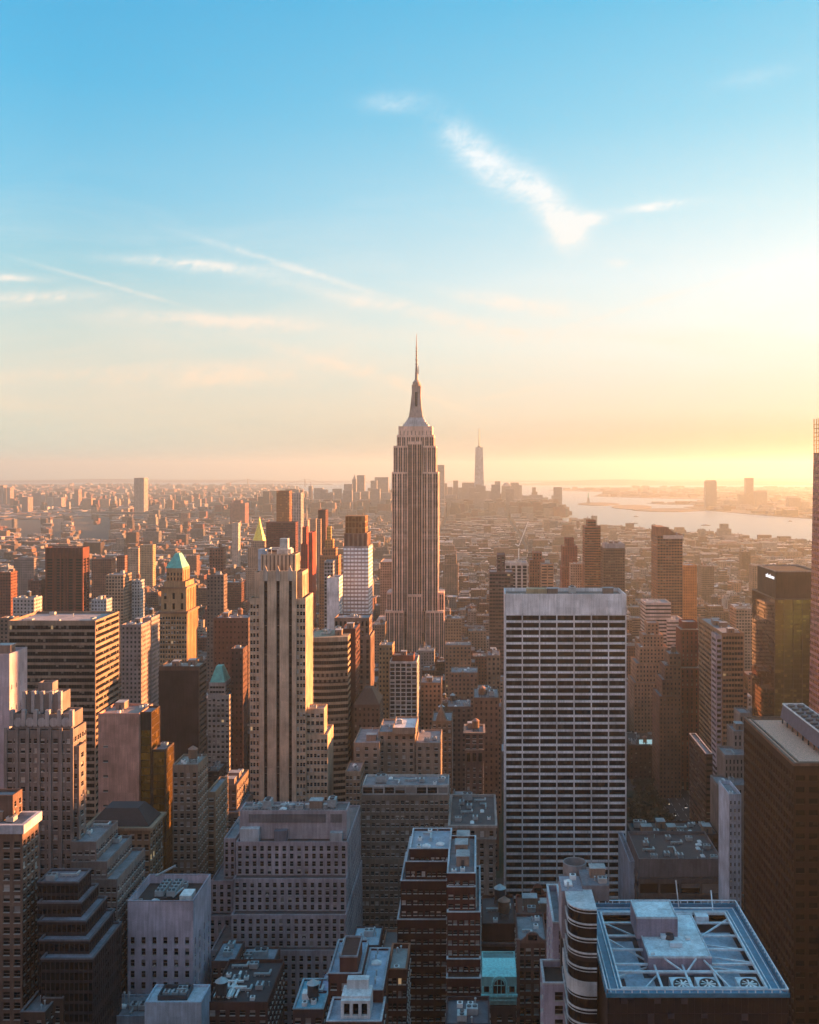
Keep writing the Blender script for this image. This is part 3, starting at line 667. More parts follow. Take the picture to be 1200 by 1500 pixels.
m.box(t0[0] + 4, t0[1] - 9, t0[2] - .35, t0[2] + 1, zt - 5.2, zt - 1.6); m.box(t0[1] - 7, t0[1] - 2, t0[2] - .35, t0[2] + 1, zt - 5.2, zt - 1.6); m.build('louvre', M_WALL, root)
m = MB()
for i in range(7): m.cyl(t0[0] + 18 + i * 3.6, t0[2] + 6, 1.5, zt - .7, zt + .7, 14)
m.build('roof_fan', M_METAL, root)
for i in range(5): inst(ME_DUCT, 'duct', root, (t0[0] + 4 + 2.4 * i, t0[2] + 3 + (i % 3) * 2, zt - .7), i * .8)
for i in range(8): inst(ME_RAIL, 'railing', root, (t0[0] + 3.2 + i * 6.1, t0[2] + .5, zt - .7))
for c_, a_, b_, d_, h_ in (((.6, .62, .66, 0), t0[0] + 1, t0[0] + 9, 3.2, 5.2), ((.2, .2, .24, 0), t0[0] + 15.5, t0[0] + 21, 2.8, 4.2), ((.5, .5, .52, 0), t0[1] - 7, t0[1] - 1.6, 2.6, 3.2)):
    m = MB(); m.c = c_; m.box(a_, b_, t0[2] - d_, t0[2] - .01, TT[1][4] - .65, TT[1][4] + h_); m.build('plant_room', M_WALL, root)
hero('setback_wing', 'short grey wing with ribbed rooftop louvres beside the stepped grey block', 'building', [
    (328, 345, 1228, 440, 30, dict(clut=3)), (309, 341, 1290, 436, 34, {}), (306, 338, 1342, 432, 38, {})], wall=(.46, .395, .43), yb=1395, st=P(3.25, 3.5, ((.24, .72),), (.14, .84), 1.3, .5), refl=.1, blinds=.1)
root, TT = hero('tan_brick_block', 'tan brick block with white-framed top floor and dense windows', 'apartment building', [
    (531, 657, 1150, 486, 17, dict(clut=9, st=P(5.6, 4.4, ((.06, .94),), (.1, .85), .5, .5), wall=(.55, .52, .5))),
    (529, 657.5, 1165, 484, 24, dict(clut=0)), (528, 612, 1258, 481, 40, {}),
], wall=(.245, .19, .155), st=P(4.6, 3.75, TWO, (.2, .68), 1.5, .3), yb=1350, refl=.15, blinds=.5)
hero('ornate_tan_block', 'light tan block with pale rooftop boxes beside a narrow dark gap', 'apartment building', [
    (658, 727, 1209, 470, 44, dict(clut=16, tanks=0, cope=(1.2, .6, (.42, .35, .32)))), (659, 726, 1228, 469, 46, dict(cope=(.8, .5, (.36, .29, .26))))],
    wall=(.30, .235, .20), st=P(4.4, 3.8, ((.3, .7),), (.15, .8), 1.8, .35), yb=1420, refl=.15, roof=(.1, .08, .08))
hero('blank_wall_block', 'tan block with a broad blank wall rising over a windowed wing', 'apartment building', [
    (575, 609, 1066, 566, 26, dict(clut=2, st=BLANK, roof=(.6, .65, .7))), (554, 608, 1072, 570, 30, dict(clut=2)), (518, 556, 1088, 560, 34, dict(clut=4, zb=1300)), (609, 645, 1088, 568, 30, dict(clut=3, zb=1300))],
    wall=(.36, .27, .21), st=P(4.6, 3.75, ((.3, .7),), (.2, .7), 1.5, .3), yb=1190, refl=.15)
hero('low_tan_wing', 'low tan wing at the foot of the cream tower', 'building', [
    (506, 528, 1130, 540, 20, dict(clut=2))], wall=(.34, .25, .18), st=P(4.2, 3.75, TWO, (.2, .7), 1.5, .3), yb=1240, refl=.15)
hero('white_lattice_tower', 'slim tower with white lattice of square windows', 'apartment building', [
    (571, 611, 969, 762, 28, dict(clut=4, st=P(4.6, 3.3, ((.1, .9),), (.1, .85), 1.2, .5), ss=P(4.4, 3.9, ((.1, .9),), (.12, .85), 1.2, .5), zb=1100)),
    (575, 606, 960, 766, 16, dict(clut=3, st=BLANK, wall=(.2, .07, .05)))],
    wall=(.72, .68, .64), yb=1070, refl=.15, roof=(.1, .08, .08))
HERO.append((571, 611, 969, 1070, 762, X(571, 762), X(611, 762), 762, 790))
hero('brown_shaft_tower', 'brown tower with vertical piers behind the curved banded block', 'office building', [
    (490, 541, 905, 705, 20, dict(clut=4, st=P(3.2, 5, ((.2, .7),), (.1, .8), 1.5, .5))), (498, 543, 932, 700, 26, dict(clut=2, st=SLOT(4.5, ((.3, .7),), rec=.6)))], wall=(.26, .17, .13), yb=1060, refl=.2)
hero('dark_red_tower', 'narrow dark red tower rising beside the curved banded block', 'office building', [
    (500, 521, 921, 655, 24, dict(clut=2, st=BLANK, ss=SH(3, 3.7, .8, .5)))], wall=(.10, .035, .03), yb=1120, refl=.3)
hero('hipped_dark_block', 'dark block under a hipped roof between tan buildings', 'building', [
    (518, 556, 1032, 640, 26, dict(clut=0, st=SH(3, 3.7, .4, .5)))], wall=(.12, .08, .065), yb=1085, refl=.15)
hb = [o for o in COL.objects if o.name == 'hipped_dark_block'][0]; gable_pyramid(hb, -8.3, 8.3, .3, 25.5, Z(1032, 640), Z(1010, 645), make_plain('brown_slate', (.07, .045, .035), .8), 'hipped_roof', .3)
hero('gilt_topped_block', 'small tan block whose top catches yellow sunlight', 'building', [
    (555, 575, 945, 780, 20, dict(clut=2))], wall=(.40, .28, .16), yb=1000, refl=.2, st=SH(3, 3.7, .5, .5))
hero('gothic_block', 'tan block with pointed gothic gable over arched windows', 'apartment building', [
    (633, 662, 1056, 640, 26, dict(clut=2, tanks=1)), (630, 662, 1075, 638, 28, {})], wall=(.30, .21, .15), st=P(3.0, 3.6, ((.25, .75),), (.2, .75), 1.5, .3), yb=1130, refl=.15)
gb = [o for o in COL.objects if o.name == 'gothic_block'][0]
m = MB(); m.c = (.32, .22, .16, 0); z_ = Z(1056, 640); m.face([(-3.5, 1, z_), (3.5, 1, z_), (0, 1, z_ + 10)]); m.face([(3.5, 1, z_), (3.5, 9, z_), (0, 9, z_ + 10), (0, 1, z_ + 10)]); m.face([(-3.5, 9, z_), (-3.5, 1, z_), (0, 1, z_ + 10), (0, 9, z_ + 10)]); m.face([(3.5, 9, z_), (-3.5, 9, z_), (0, 9, z_ + 10)]); m.build('gable', M_WALL, gb)
hero('loggia_tower', 'slender brown tower with arched loggia and heavy top cornice', 'apartment building', [
    (681, 709, 1073, 566, 18, dict(clut=4, tanks=1, st=P(3.6, 3, ((.2, .8),), (.2, .8), 1, .5), cope=(.8, .8, (.36, .27, .22)))), (682, 708, 1098, 565, 18, dict(st=P(3.4, 6, ((.2, .8),), (.15, .85), 1, .7), cope=(.6, .5, (.36, .27, .22)))), (682, 708, 1118, 565, 19, {})],
    wall=(.22, .13, .105), st=P(3.4, 3.6, ((.3, .7),), (.2, .7), 1.5, .3), yb=1165, refl=.15)
hero('squat_brown_block', 'plain brown block behind the slender loggia tower', 'building', [
    (694, 731, 1022, 640, 30, dict(clut=6, tanks=1))], wall=(.20, .13, .10), yb=1070, refl=.15, st=SH(3.6, 3.8, .35, .45))
# curved banded block
rb = empty('curved_banded_block', (X(482, 640), 640, 0), 'tan block with gently curved front and long ribbon windows', 'office building')
m = MB(); g = MB(); HERO.append((458, 508, 930, 1100, 640, X(458, 640), X(508, 640), 636, 670))
w_ = (X(505, 640) - X(450, 640)) / 2; zt = Z(933, 640); nseg = 8
arc = [(-w_ + 2 * w_ * i / nseg, -3.5 * math.sin(math.pi * (i / nseg * .7 + .3)) + 1) for i in range(nseg + 1)]
poly = arc + [(w_, 28), (-w_, 28)]
nf = 26; z = zt
m.c = (.36, .29, .21, .2)
m.prism(poly, zt - 3, zt)
for k in range(nf):
    z1_ = zt - 3 - k * 4.1; ins = [(x * .985, y + .5) for x, y in poly]
    g.c = (.12, .1, .08, .3); g.w = (.9, .95, k * .037); g.prism(ins, z1_ - 2.4, z1_, (1.6, 2.4), False)
    m.prism(poly, z1_ - 4.1, z1_ - 2.4, None, True, bottom=True)
m.prism(poly, 0, zt - 3 - nf * 4.1 + .001)
m.build('wall', [M_WALL], rb); g.build('glazing', [M_FAC], rb)
clutter(rb, -w_ + 2, w_ - 2, 4, 26, zt, 8, random.Random(3))
# --- bottom centre
root, TT = hero('brick_setback_tower', 'dark red brick tower with white-edged setback terraces', 'apartment building', [
    (655, 697, 1279, 330, 34, dict(clut=16, roof=(.22, .2, .22))), (655, 697, 1299, 329, 36, {}), (655, 704, 1336, 327, 38, {}), (654.5, 704, 1405, 325, 40, dict(zb=1425)), (654, 704.5, 1433, 323, 42, {})],
    wall=(.10, .032, .028), st=P(3.9, 3.7, TWO, (.22, .66), 1.6, .3), yb=1500, refl=.15, cope=(.25, .12, (.6, .62, .66)), blinds=.55, par=1.0)
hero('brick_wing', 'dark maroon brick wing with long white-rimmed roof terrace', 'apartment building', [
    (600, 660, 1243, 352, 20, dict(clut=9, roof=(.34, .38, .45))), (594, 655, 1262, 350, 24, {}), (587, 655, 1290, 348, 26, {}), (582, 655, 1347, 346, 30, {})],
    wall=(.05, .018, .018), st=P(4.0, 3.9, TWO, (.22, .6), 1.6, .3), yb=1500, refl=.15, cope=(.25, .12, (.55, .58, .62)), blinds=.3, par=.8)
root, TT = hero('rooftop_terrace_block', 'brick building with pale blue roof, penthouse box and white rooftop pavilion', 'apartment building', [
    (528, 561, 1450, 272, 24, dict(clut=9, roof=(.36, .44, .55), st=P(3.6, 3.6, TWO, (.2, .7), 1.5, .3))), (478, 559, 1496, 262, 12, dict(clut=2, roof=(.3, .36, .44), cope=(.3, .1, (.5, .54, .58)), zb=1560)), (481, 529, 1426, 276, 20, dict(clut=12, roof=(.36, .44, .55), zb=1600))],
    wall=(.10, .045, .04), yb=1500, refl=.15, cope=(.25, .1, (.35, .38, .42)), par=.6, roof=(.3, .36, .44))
cx0 = (X(481, 276) + X(529, 276)) / 2
m = MB(); m.c = (.12, .055, .045, 0); zr = Z(1426, 276); m.box(X(497, 276) - cx0, X(523, 276) - cx0, 1, 13, zr - 6, zr + 4); m.c = (.3, .32, .36, 0); ring(m, X(497, 276) - cx0 - .1, X(523, 276) - cx0 + .1, .9, 13.1, zr + 4.01, zr + 4.5, .4); m.build('penthouse', M_WALL, root)
pv = MB(); zz = Z(1496, 262) - .6; xa, xb = X(500, 265) - cx0, X(543, 265) - cx0; yy = 264 - 276
pv.c = (.62, .66, .68, 0)
pv.box(xa, xb, yy + 1.2, yy + 7, zz, zz + 5.6)
for i in range(4): q_ = xa + (xb - xa - .8) * i / 3; pv.box(q_, q_ + .8, yy, yy + 1.2, zz + .9, zz + 4.2)
pv.box(xa, xb, yy, yy + 1.2, zz, zz + .9); pv.box(xa, xb, yy, yy + 1.2, zz + 4.2, zz + 5.0); pv.box(xa + 1, xb - 1, yy + 5, yy + 7.6, zz + 5.6, zz + 8); pv.build('pavilion', M_WALL, root)
for i in range(3):
    q_ = xa + .8 + (xb - xa - .8) * i / 3; pw = MB(); pw.box(q_ + .05, q_ + (xb - xa - .8) / 3 - .85, yy + .9, yy + 1.15, zz + .95, zz + 4.15); pw.build('pavilion_window', G_DARK[0], root)
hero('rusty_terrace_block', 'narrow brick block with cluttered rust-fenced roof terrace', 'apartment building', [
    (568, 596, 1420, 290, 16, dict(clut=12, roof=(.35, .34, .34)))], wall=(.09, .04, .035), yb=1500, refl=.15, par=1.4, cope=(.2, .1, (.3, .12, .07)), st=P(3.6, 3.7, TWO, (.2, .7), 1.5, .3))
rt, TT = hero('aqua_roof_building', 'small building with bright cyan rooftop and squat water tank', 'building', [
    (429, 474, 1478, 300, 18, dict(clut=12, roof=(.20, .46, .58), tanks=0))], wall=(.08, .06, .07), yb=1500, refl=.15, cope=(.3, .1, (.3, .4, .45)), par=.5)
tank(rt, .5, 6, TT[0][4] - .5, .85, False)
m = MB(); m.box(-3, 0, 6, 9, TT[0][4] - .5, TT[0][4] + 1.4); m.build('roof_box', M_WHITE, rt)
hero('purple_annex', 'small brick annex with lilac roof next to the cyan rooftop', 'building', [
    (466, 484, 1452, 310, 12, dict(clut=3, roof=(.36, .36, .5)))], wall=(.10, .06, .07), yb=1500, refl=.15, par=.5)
hero('blue_cube_building', 'pale blue panelled cube with sunken rooftop plant', 'building', [
    (212, 295, 1468, 330, 11.5, dict(clut=1, st=SLOT(2.45, ((.04, .07),), 6, 1, .08, gw=(0, 0)), ss=SLOT(2.45, ((.04, .07),), 6, 1, .08, gw=(0, 0))))],
    wall=(.50, .60, .72), yb=1500, refl=.1, roof=(.48, .54, .60), par=.8)
bc = [o for o in COL.objects if o.name == 'blue_cube_building'][0]; zb_ = Z(1468, 330)
m = MB(); ring(m, -6, 4, 2.5, 10, zb_ - .8, zb_ + .9, .5); m.build('plant_screen', M_DMET, bc)
for i in range(3): inst(ME_AC, 'air_conditioner', bc, (-4 + i * 3, 6, zb_ - .8), 0, .8)
hero('blue_low_slab', 'low blue-grey slab with a row of vent stacks on its roof', 'building', [
    (122, 212, 1488, 340, 14, dict(clut=5, st=P(2.6, 3.6, ((.1, .9),), (.1, .85), 3.4)))], wall=(.30, .40, .50), yb=1500, refl=.15, roof=(.2, .22, .25), par=.8)
bl = [o for o in COL.objects if o.name == 'blue_low_slab'][0]
for i in range(6): inst(ME_PIPE, 'vent_pipe', bl, (-6 + i * 1.6, 9, Z(1488, 340) - .8), 0, (1.3, 1.3, 2.6))
inst(ME_AC, 'air_conditioner', bl, (5, 6, Z(1488, 340) - .8)); inst(ME_AC, 'air_conditioner', bl, (8, 6, Z(1488, 340) - .8))
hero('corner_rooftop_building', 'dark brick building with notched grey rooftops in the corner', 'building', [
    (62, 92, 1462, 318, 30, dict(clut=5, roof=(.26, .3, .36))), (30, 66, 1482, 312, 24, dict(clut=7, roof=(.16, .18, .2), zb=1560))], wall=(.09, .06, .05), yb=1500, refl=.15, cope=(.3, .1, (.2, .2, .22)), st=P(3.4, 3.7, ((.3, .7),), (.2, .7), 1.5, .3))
hero('duct_roof_building', 'brick building with bright white ducts and a water tank on its roof', 'building', [
    (304, 392, 1468, 340, 30, dict(clut=16, tanks=1, roof=(.05, .04, .045), wall=(.1, .05, .045), tanksc=1)), ], wall=(.17, .10, .085), yb=1500, refl=.15, par=1.2)
dr = [o for o in COL.objects if o.name == 'duct_roof_building'][0]; zd = Z(1468, 340) - 1.2
m = MB()
for i in range(6): m.box(-9.5 + i * 1.5, -8.8 + i * 1.5, 4, 16 - i, zd + .5, zd + 1.1, True)
m.box(-10, 1, 9, 9.8, zd + 1.2, zd + 1.8, True); m.box(-10, -1, 13, 13.8, zd + 1.2, zd + 1.8, True); m.box(-4, -3.2, 2, 20, zd + 1.2, zd + 1.9, True); m.build('duct_run', M_WHITE, dr)
hero('brick_penthouse_building', 'brick building with grey penthouse and metal plant behind the white ducts', 'building', [
    (310, 344, 1408, 372, 16, dict(clut=4, roof=(.25, .28, .33))), (344, 397, 1420, 376, 18, dict(clut=12, roof=(.28, .31, .36), zb=1560))], wall=(.15, .085, .075), yb=1470, refl=.15, par=.8)
hero('rear_roof_building', 'low building with pale blue roof behind the terrace block', 'building', [
    (514, 556, 1385, 330, 14, dict(clut=8, roof=(.3, .42, .5)))], wall=(.07, .05, .055), yb=1400, refl=.15, par=.5)
# ornate aqua facade
root, TT = hero('copper_front_building', 'ornate narrow front in bright aqua copper with arched central window', 'building', [
    (706, 757, 1431, 300, 16, dict(clut=0, roof=(.1, .25, .25), st=BLANK, wall=(.20, .50, .50), zb=1472)),
    (707, 756, 1474, 300, 16, dict(clut=0, wall=(.06, .05, .055))),
], wall=(.06, .05, .055), yb=1500, refl=.15, st=P(3.4, 3.7, ((.3, .7),), (.2, .7), 1.5, .3), par=.4)
wq = (X(757, 300) - X(706, 300)) / 2; zt = TT[0][4]
m = MB(); hh = Z(1410, 306) - zt                       # sloped mansard
m.face([(-wq, .1, zt), (wq, .1, zt), (wq - .2, 3, zt + hh), (-wq + .2, 3, zt + hh)]); m.face([(-wq + .2, 3, zt + hh), (wq - .2, 3, zt + hh), (wq - .2, 9, zt + hh), (-wq + .2, 9, zt + hh)])
m.face([(wq, .1, zt), (wq, 9, zt), (wq - .2, 9, zt + hh), (wq - .2, 3, zt + hh)]); m.face([(-wq, 9, zt), (-wq, .1, zt), (-wq + .2, 3, zt + hh), (-wq + .2, 9, zt + hh)])
m.build('mansard_roof', M_AQUA, root)
for i, u in enumerate((-3.4, -2.0, 0, 2.0, 3.4)):
    d_ = MB(); w_ = 1.1 if i == 2 else .42; d_.box(u - w_, u + w_, 1.2, 2.6, zt + hh - 2.4, zt + hh - .9); d_.build('dormer', M_AQUA, root); d_ = MB(); d_.box(u - w_ * .7, u + w_ * .7, 1.15, 1.2, zt + hh - 2.2, zt + hh - 1.2); d_.build('dormer_window', G_DARK[0], root)
m = MB(); n = 14; c_ = 0; z0_ = zt - 3.8
for (r0, r1, d0) in ((2.5, 2.0, -.5), (1.75, 1.55, -.35)):
    for i in range(n):
        a, b = math.pi * i / n, math.pi * (i + 1) / n
        o_ = [(r0 * math.cos(a), z0_ + r0 * math.sin(a) * 1.15 + 1.4), (r0 * math.cos(b), z0_ + r0 * math.sin(b) * 1.15 + 1.4), (r1 * math.cos(b), z0_ + r1 * math.sin(b) * 1.15 + 1.4), (r1 * math.cos(a), z0_ + r1 * math.sin(a) * 1.15 + 1.4)]
        m.face([(x, d0, z) for x, z in reversed(o_)]); m.face([(o_[0][0], d0, o_[0][1]), (o_[1][0], d0, o_[1][1]), (o_[1][0], 0, o_[1][1]), (o_[0][0], 0, o_[0][1])])
for s in (-1, 1): m.box(min(s*2.0, s*2.5), max(s*2.0, s*2.5), -.5, -.004, z0_ - 1.3, z0_ + 1.4)
for u in (-.6, .6): m.box(u - .08, u + .08, -.3, -.1, z0_ - 1.3, z0_ + 2.9)
m.box(-1.7, 1.7, -.3, -.1, z0_ + 1.2, z0_ + 1.35); m.build('arch', M_AQUA, root)
m = MB(); pts = [(1.8 * math.cos(math.pi * i / n), z0_ + 1.4 + 2.0 * math.sin(math.pi * i / n)) for i in range(n + 1)] + [(-1.8, z0_ - 1.3), (1.8, z0_ - 1.3)]
m.face([(x, -.06, z) for x, z in reversed(pts)]); m.build('arched_window', G_DARK[0], root)
for u in (-3.9, 3.9):
    m = MB(); m.box(u - .75, u + .75, -.06, -.01, z0_ - .8, z0_ + .9); m.build('side_window', G_DARK[0], root)
    for v in (-1.1, 1.1): m = MB(); m.box(u + v - .16, u + v + .16, -.4, -.003, z0_ - .9, z0_ + 1); m.build('column', M_AQUA, root)
m = MB(); m.box(-wq - .2, wq + .2, -.8, -.002, z0_ + 1.3, z0_ + 1.7, True)
m = MB(); m.box(-wq - .2, wq + .2, -.9, -.002, z0_ - 2.0, z0_ - 1.35, True); m.box(-wq, wq, -.5, -.002, z0_ - 3.4, z0_ - 2.8, True); m.build('ledge', M_AQUA, root)
# gabled brick fronts
def curved_gable(root, cx, w, y, z, h, name='gable', mat=None, col=(.22, .12, .10)):
    m = MB(); m.c = col + (0,); n = 12
    r = w * .22; pts = [(cx - w/2, z), (cx + w/2, z), (cx + w/2, z + h * .22), (cx + w * .38, z + h * .3), (cx + r, z + h * .62)]
    pts += [(cx + r * math.cos(math.pi * i / n), z + h * .62 + h * .38 * math.sin(math.pi * i / n)) for i in range(n + 1)]
    pts += [(cx - w * .38, z + h * .3), (cx - w/2, z + h * .22)]
    m.face([(a, y, b) for a, b in pts]); m.face([(a, y + .8, b) for a, b in reversed(pts)])
    for i in range(len(pts)): a, b = pts[i], pts[(i+1) % len(pts)]; m.face([(a[0], y, a[1]), (a[0], y + .8, a[1]), (b[0], y + .8, b[1]), (b[0], y, b[1])])
    m.build(name, M_WALL, root); m = MB(); m.box(cx - r * .7, cx + r * .7, y - .12, y - .02, z + h * .3, z + h * .75); m.build('gable_window', G_DARK[1], root)
root, TT = hero('gabled_brick_building', 'narrow brick building with curved gable above arched window rows', 'apartment building', [
    (758, 802, 1378, 322, 20, dict(clut=4))], wall=(.15, .08, .07), st=P(4.6, 3.9, TWO, (.15, .75), 1.5, .4), yb=1500, refl=.15, blinds=.5)
curved_gable(root, 0, 9.6, -.85, Z(1378, 322) - .5, 3.6)
m = MB(); m.c = (.26, .15, .13, 0)
for a in (-5.2, 4.1): m.box(a, a + 1.1, -.9, -.01, 0, Z(1378, 322) + .8)
m.build('pilaster', M_WALL, root)
root, TT = hero('red_brick_loft', 'red brick building with plain end wall and arched rooftop pediment', 'building', [
    (760, 818, 1316, 398, 3, dict(clut=0, roof=(.2, .08, .06))), (758, 822, 1338, 380, 17, dict(clut=7, tanks=0, roof=(.16, .06, .045)))], wall=(.20, .065, .05), yb=1400, refl=.15, st=SH(4, 3.9, .3, .4))
curved_gable(root, .5, 9, 17.5, Z(1316, 398), 6, col=(.2, .09, .07))
hero('tank_roof_building', 'dark brick building carrying two water tanks and pale roof boxes', 'building', [
    (706, 756, 1353, 352, 24, dict(clut=8, tanks=2, roof=(.06, .045, .05), st=BLANK)), (706, 757, 1382, 350, 26, dict(cope=(1, .6, (.2, .13, .13))))], wall=(.075, .035, .035), yb=1412, refl=.15, st=P(5, 5, ((.3, .7),), (.2, .7), 1.5, .3))
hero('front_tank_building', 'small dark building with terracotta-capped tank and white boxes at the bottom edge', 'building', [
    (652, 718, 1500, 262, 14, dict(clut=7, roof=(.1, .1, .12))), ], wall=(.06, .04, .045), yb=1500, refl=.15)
hero('lilac_annex', 'tall narrow lilac stone annex with pale flank beside the curved banded bay', 'apartment building', [
    (810, 828, 1351, 262, 24, dict(clut=6, zb=1560, tanks=0)), (796, 830, 1440, 250, 12, dict(clut=1, roof=(.03, .03, .03)))], wall=(.42, .40, .50), st=P(5, 3.5, ((.5, .85),), (.15, .8), 1.6, .35), yb=1500, refl=.15, cope=(.4, .12, (.55, .6, .64)), par=1.8)
# --- round bay building with white balcony bands
bx = X(862, 243); rb = empty('round_bay_tower', (bx, 243, 0), 'tower with rounded bay of black glass and thin white bands', 'apartment building')
HERO.append((822, 868, 1318, 1500, 240, X(822, 240), X(868, 240), 236, 262))
zt = Z(1318, 243); m = MB(); g = MB(); n = 18; wb = X(862, 243) - X(830, 243)
def bay(r, e): return [(e + 0, -0.01 - r), *[(-r * math.sin(math.pi / 2 * i / n), -r * math.cos(math.pi / 2 * i / n)) for i in range(n + 1)], (-r, 9), (2, 9), (2, -r)]
def bayp(r): return [(1.5, -r)] + [(-r * math.sin(math.pi / 2 * i / n), -r * math.cos(math.pi / 2 * i / n)) for i in range(n + 1)] + [(-r, 12), (1.5, 12)]
R0 = wb
m.c = (.6, .64, .66, .1)
def ccw(p):
    a = sum(p[i][0] * p[(i+1) % len(p)][1] - p[(i+1) % len(p)][0] * p[i][1] for i in range(len(p))); return p if a > 0 else p[::-1]
for k in range(16):
    z = zt - k * 3.55 - (3 if k > 4 else 0)
    g.c = (.02, .02, .025, .3); g.w = (.95, .98, k * .05); g.prism(ccw(bayp(R0 - .25)), z - 3.6, z - .02, (1.3, 3.6), False)
    m.prism(ccw(bayp(R0)), z - .35, z, None, True, bottom=True); m.prism(ccw(bayp(R0 - .08)), z - 1.1, z - .95, None, True, bottom=True)
    if k == 4: m.prism(ccw(bayp(R0)), z - 6.6, z - 3.5, None, True, bottom=True)
m.build('balcony_band', M_WALL, rb); g.w = (.9, .9, .3); g.prism(ccw(bayp(R0 - .3)), 0, zt - 59, (1.5, 3.6), False); g.build('glazing', M_DARK, rb)
m = MB(); m.c = (.36, .36, .42, 0); m.box(-6.2, -.8, 5, 14, zt - 12, Z(1300, 250)); m.c = (.2, .21, .24, 0); m.box(-.8, 6, 6, 16, zt - 3, zt + 1.0); m.build('service_core', M_WALL, rb)
zc = Z(1300, 250); clutter(rb, -6, -1, 5.4, 13.6, zc, 4, random.Random(5)); clutter(rb, -.5, 6, 6.4, 15.6, zt + 1, 5, random.Random(6), sc=.7)
dk = empty('steel_drum', (X(842, 262), 262, Z(1300, 262) - 4), 'open-topped round steel drum hiding a red-capped tank', 'tank enclosure')
m = MB(); r_ = 3.15; h_ = 4 + (1300 - 1262) * 262 / F
pol = [(r_ * math.cos(2*math.pi*i/28), r_ * math.sin(2*math.pi*i/28)) for i in range(28)]; pin = [(a * .93, b * .93) for a, b in pol]
m.prism(pol, 0, h_, None, False); m.prism(pin[::-1], 1, h_, None, False)
for i in range(28): j = (i+1) % 28; m.face([(*pol[i], h_), (*pol[j], h_), (*pin[j], h_), (*pin[i], h_)])
m.build('drum_wall', make_plain('grey_drum_steel', (.22, .23, .25), .5, .2), dk); m = MB(); m.cyl(0, 0, 2.0, 0, h_ - 2.6, 16); m.cyl(0, 0, 2.1, h_ - 2.6, h_ - 1.6, 16, .1); m.build('inner_tank', M_TANKROOF, dk)
m = MB(); m.box(-4, 4, -3.6, 3.6, -Z(1300, 262) + 4, 0.01); m.build('support_block', M_DMET, dk)
# --- glass tower with the open trussed roof
DA, DB = 230.0, 277.5; zA = Z(1453, DA)
gx0, gx1 = X(890, DA), X(1155, DA); gcx = (gx0 + gx1) / 2; GW = gx1 - gx0; GD = DB - DA
gt = empty('open_roof_tower', (gcx, DA, 0), 'dark glass tower whose open blue roof shows trusses, fans and white penthouse', 'skyscraper')
HERO.append((863, 1155, 1322, 1500, DA, gx0, gx1, DA, DB))
hw = GW / 2
m = MB(); m.c = (.05, .05, .06, .85)
def gwall(P0, U, L, nb):
    Nn = (U[1], -U[0])
    for i in range(nb):
        a, b = L * i / nb, L * (i + 1) / nb
        m.w = (.97, .97, .1 * i); m.face([(P0[0] + U[0]*a, P0[1] + U[1]*a, 0), (P0[0] + U[0]*b, P0[1] + U[1]*b, 0), (P0[0] + U[0]*b, P0[1] + U[1]*b, zA - 1.2), (P0[0] + U[0]*a, P0[1] + U[1]*a, zA - 1.2)], [(0, 0), (3, 0), (3, 36), (0, 36)])
gwall((-hw, 0), (1, 0), GW, 9); gwall((hw, 0), (0, 1), GD, 9); gwall((hw, GD), (-1, 0), GW, 9); gwall((-hw, GD), (0, -1), GD, 9)
m.build('curtain_wall', make_facade('navy_glass_facade', (.06, .065, .095, 1), (.10, .10, .13, 1), 1.1, .08), gt)
f_ = MB(); f_.c = (.04, .035, .04, 0)
for i in range(31): yv = GD * i / 30; f_.box(-hw - .55, -hw + .002, yv - .18, yv + .18, 0, zA - 1.2)
f_.build('fin', M_WALL, gt)
m = MB(); ring(m, -hw - .3, hw + .3, -.3, GD + .3, zA - 1.2, zA - .2, .5); m.build('parapet', M_BLUE, gt)
m = MB(); z_ = zA
for (a, b, L, ux, uy) in ((-hw, 0, GD, 0, 1), (hw, 0, GD, 0, 1), (-hw, 0, GW, 1, 0), (-hw, GD, GW, 1, 0)):
    k = int(L / 1.9)
    for i in range(k + 1):
        t_ = L * i / k; x_, y_ = a + ux * t_, b + uy * t_; m.box(x_ - .12, x_ + .12, y_ - .12, y_ + .12, zA - .2, zA + .55)
    m.box(a - .14 if ux == 0 else a, a + .14 if ux == 0 else a + L, b if ux == 0 else b - .14, b + L if ux == 0 else b + .14, zA + .45, zA + .68, True)
m.build('railing', M_STEEL, gt)
m = MB(); ring(m, -hw + .3, hw - .3, .3, GD - .3, zA - 1.6, zA - 1.2, 3.4); m.build('walkway', M_BLUE, gt)
m = MB()
for o_ in (1.0, 2.9): ring(m, -hw + o_, hw - o_, o_, GD - o_, zA - 1.18, zA - .95, .22)
m.build('track_rail', M_STEEL, gt)
m = MB(); ring(m, -hw + 3.7, hw - 3.7, 3.7, GD - 3.7, zA - 1.7, zA - .9, .4); m.build('inner_kerb', M_STEEL, gt)
zw = zA - 4.4
m = MB(); m.c = (.035, .045, .06, 0); m.box(-hw + .5, hw - .5, .5, GD - .5, zw - .5, zw); m.build('sunken_roof', M_ROOF, gt)
for (a, b, c, d) in ((-hw + 4, -hw + 11, 14, 33), (8.2, hw - 4, 18, 38), (-hw + 6, -8, 9, 14), (9, 14, 10, 18)): m = MB(); m.c = (.34, .46, .56, 0); m.box(a, b, c, d, zw, zw + .35); m.build('roof_deck', M_ROOF, gt)
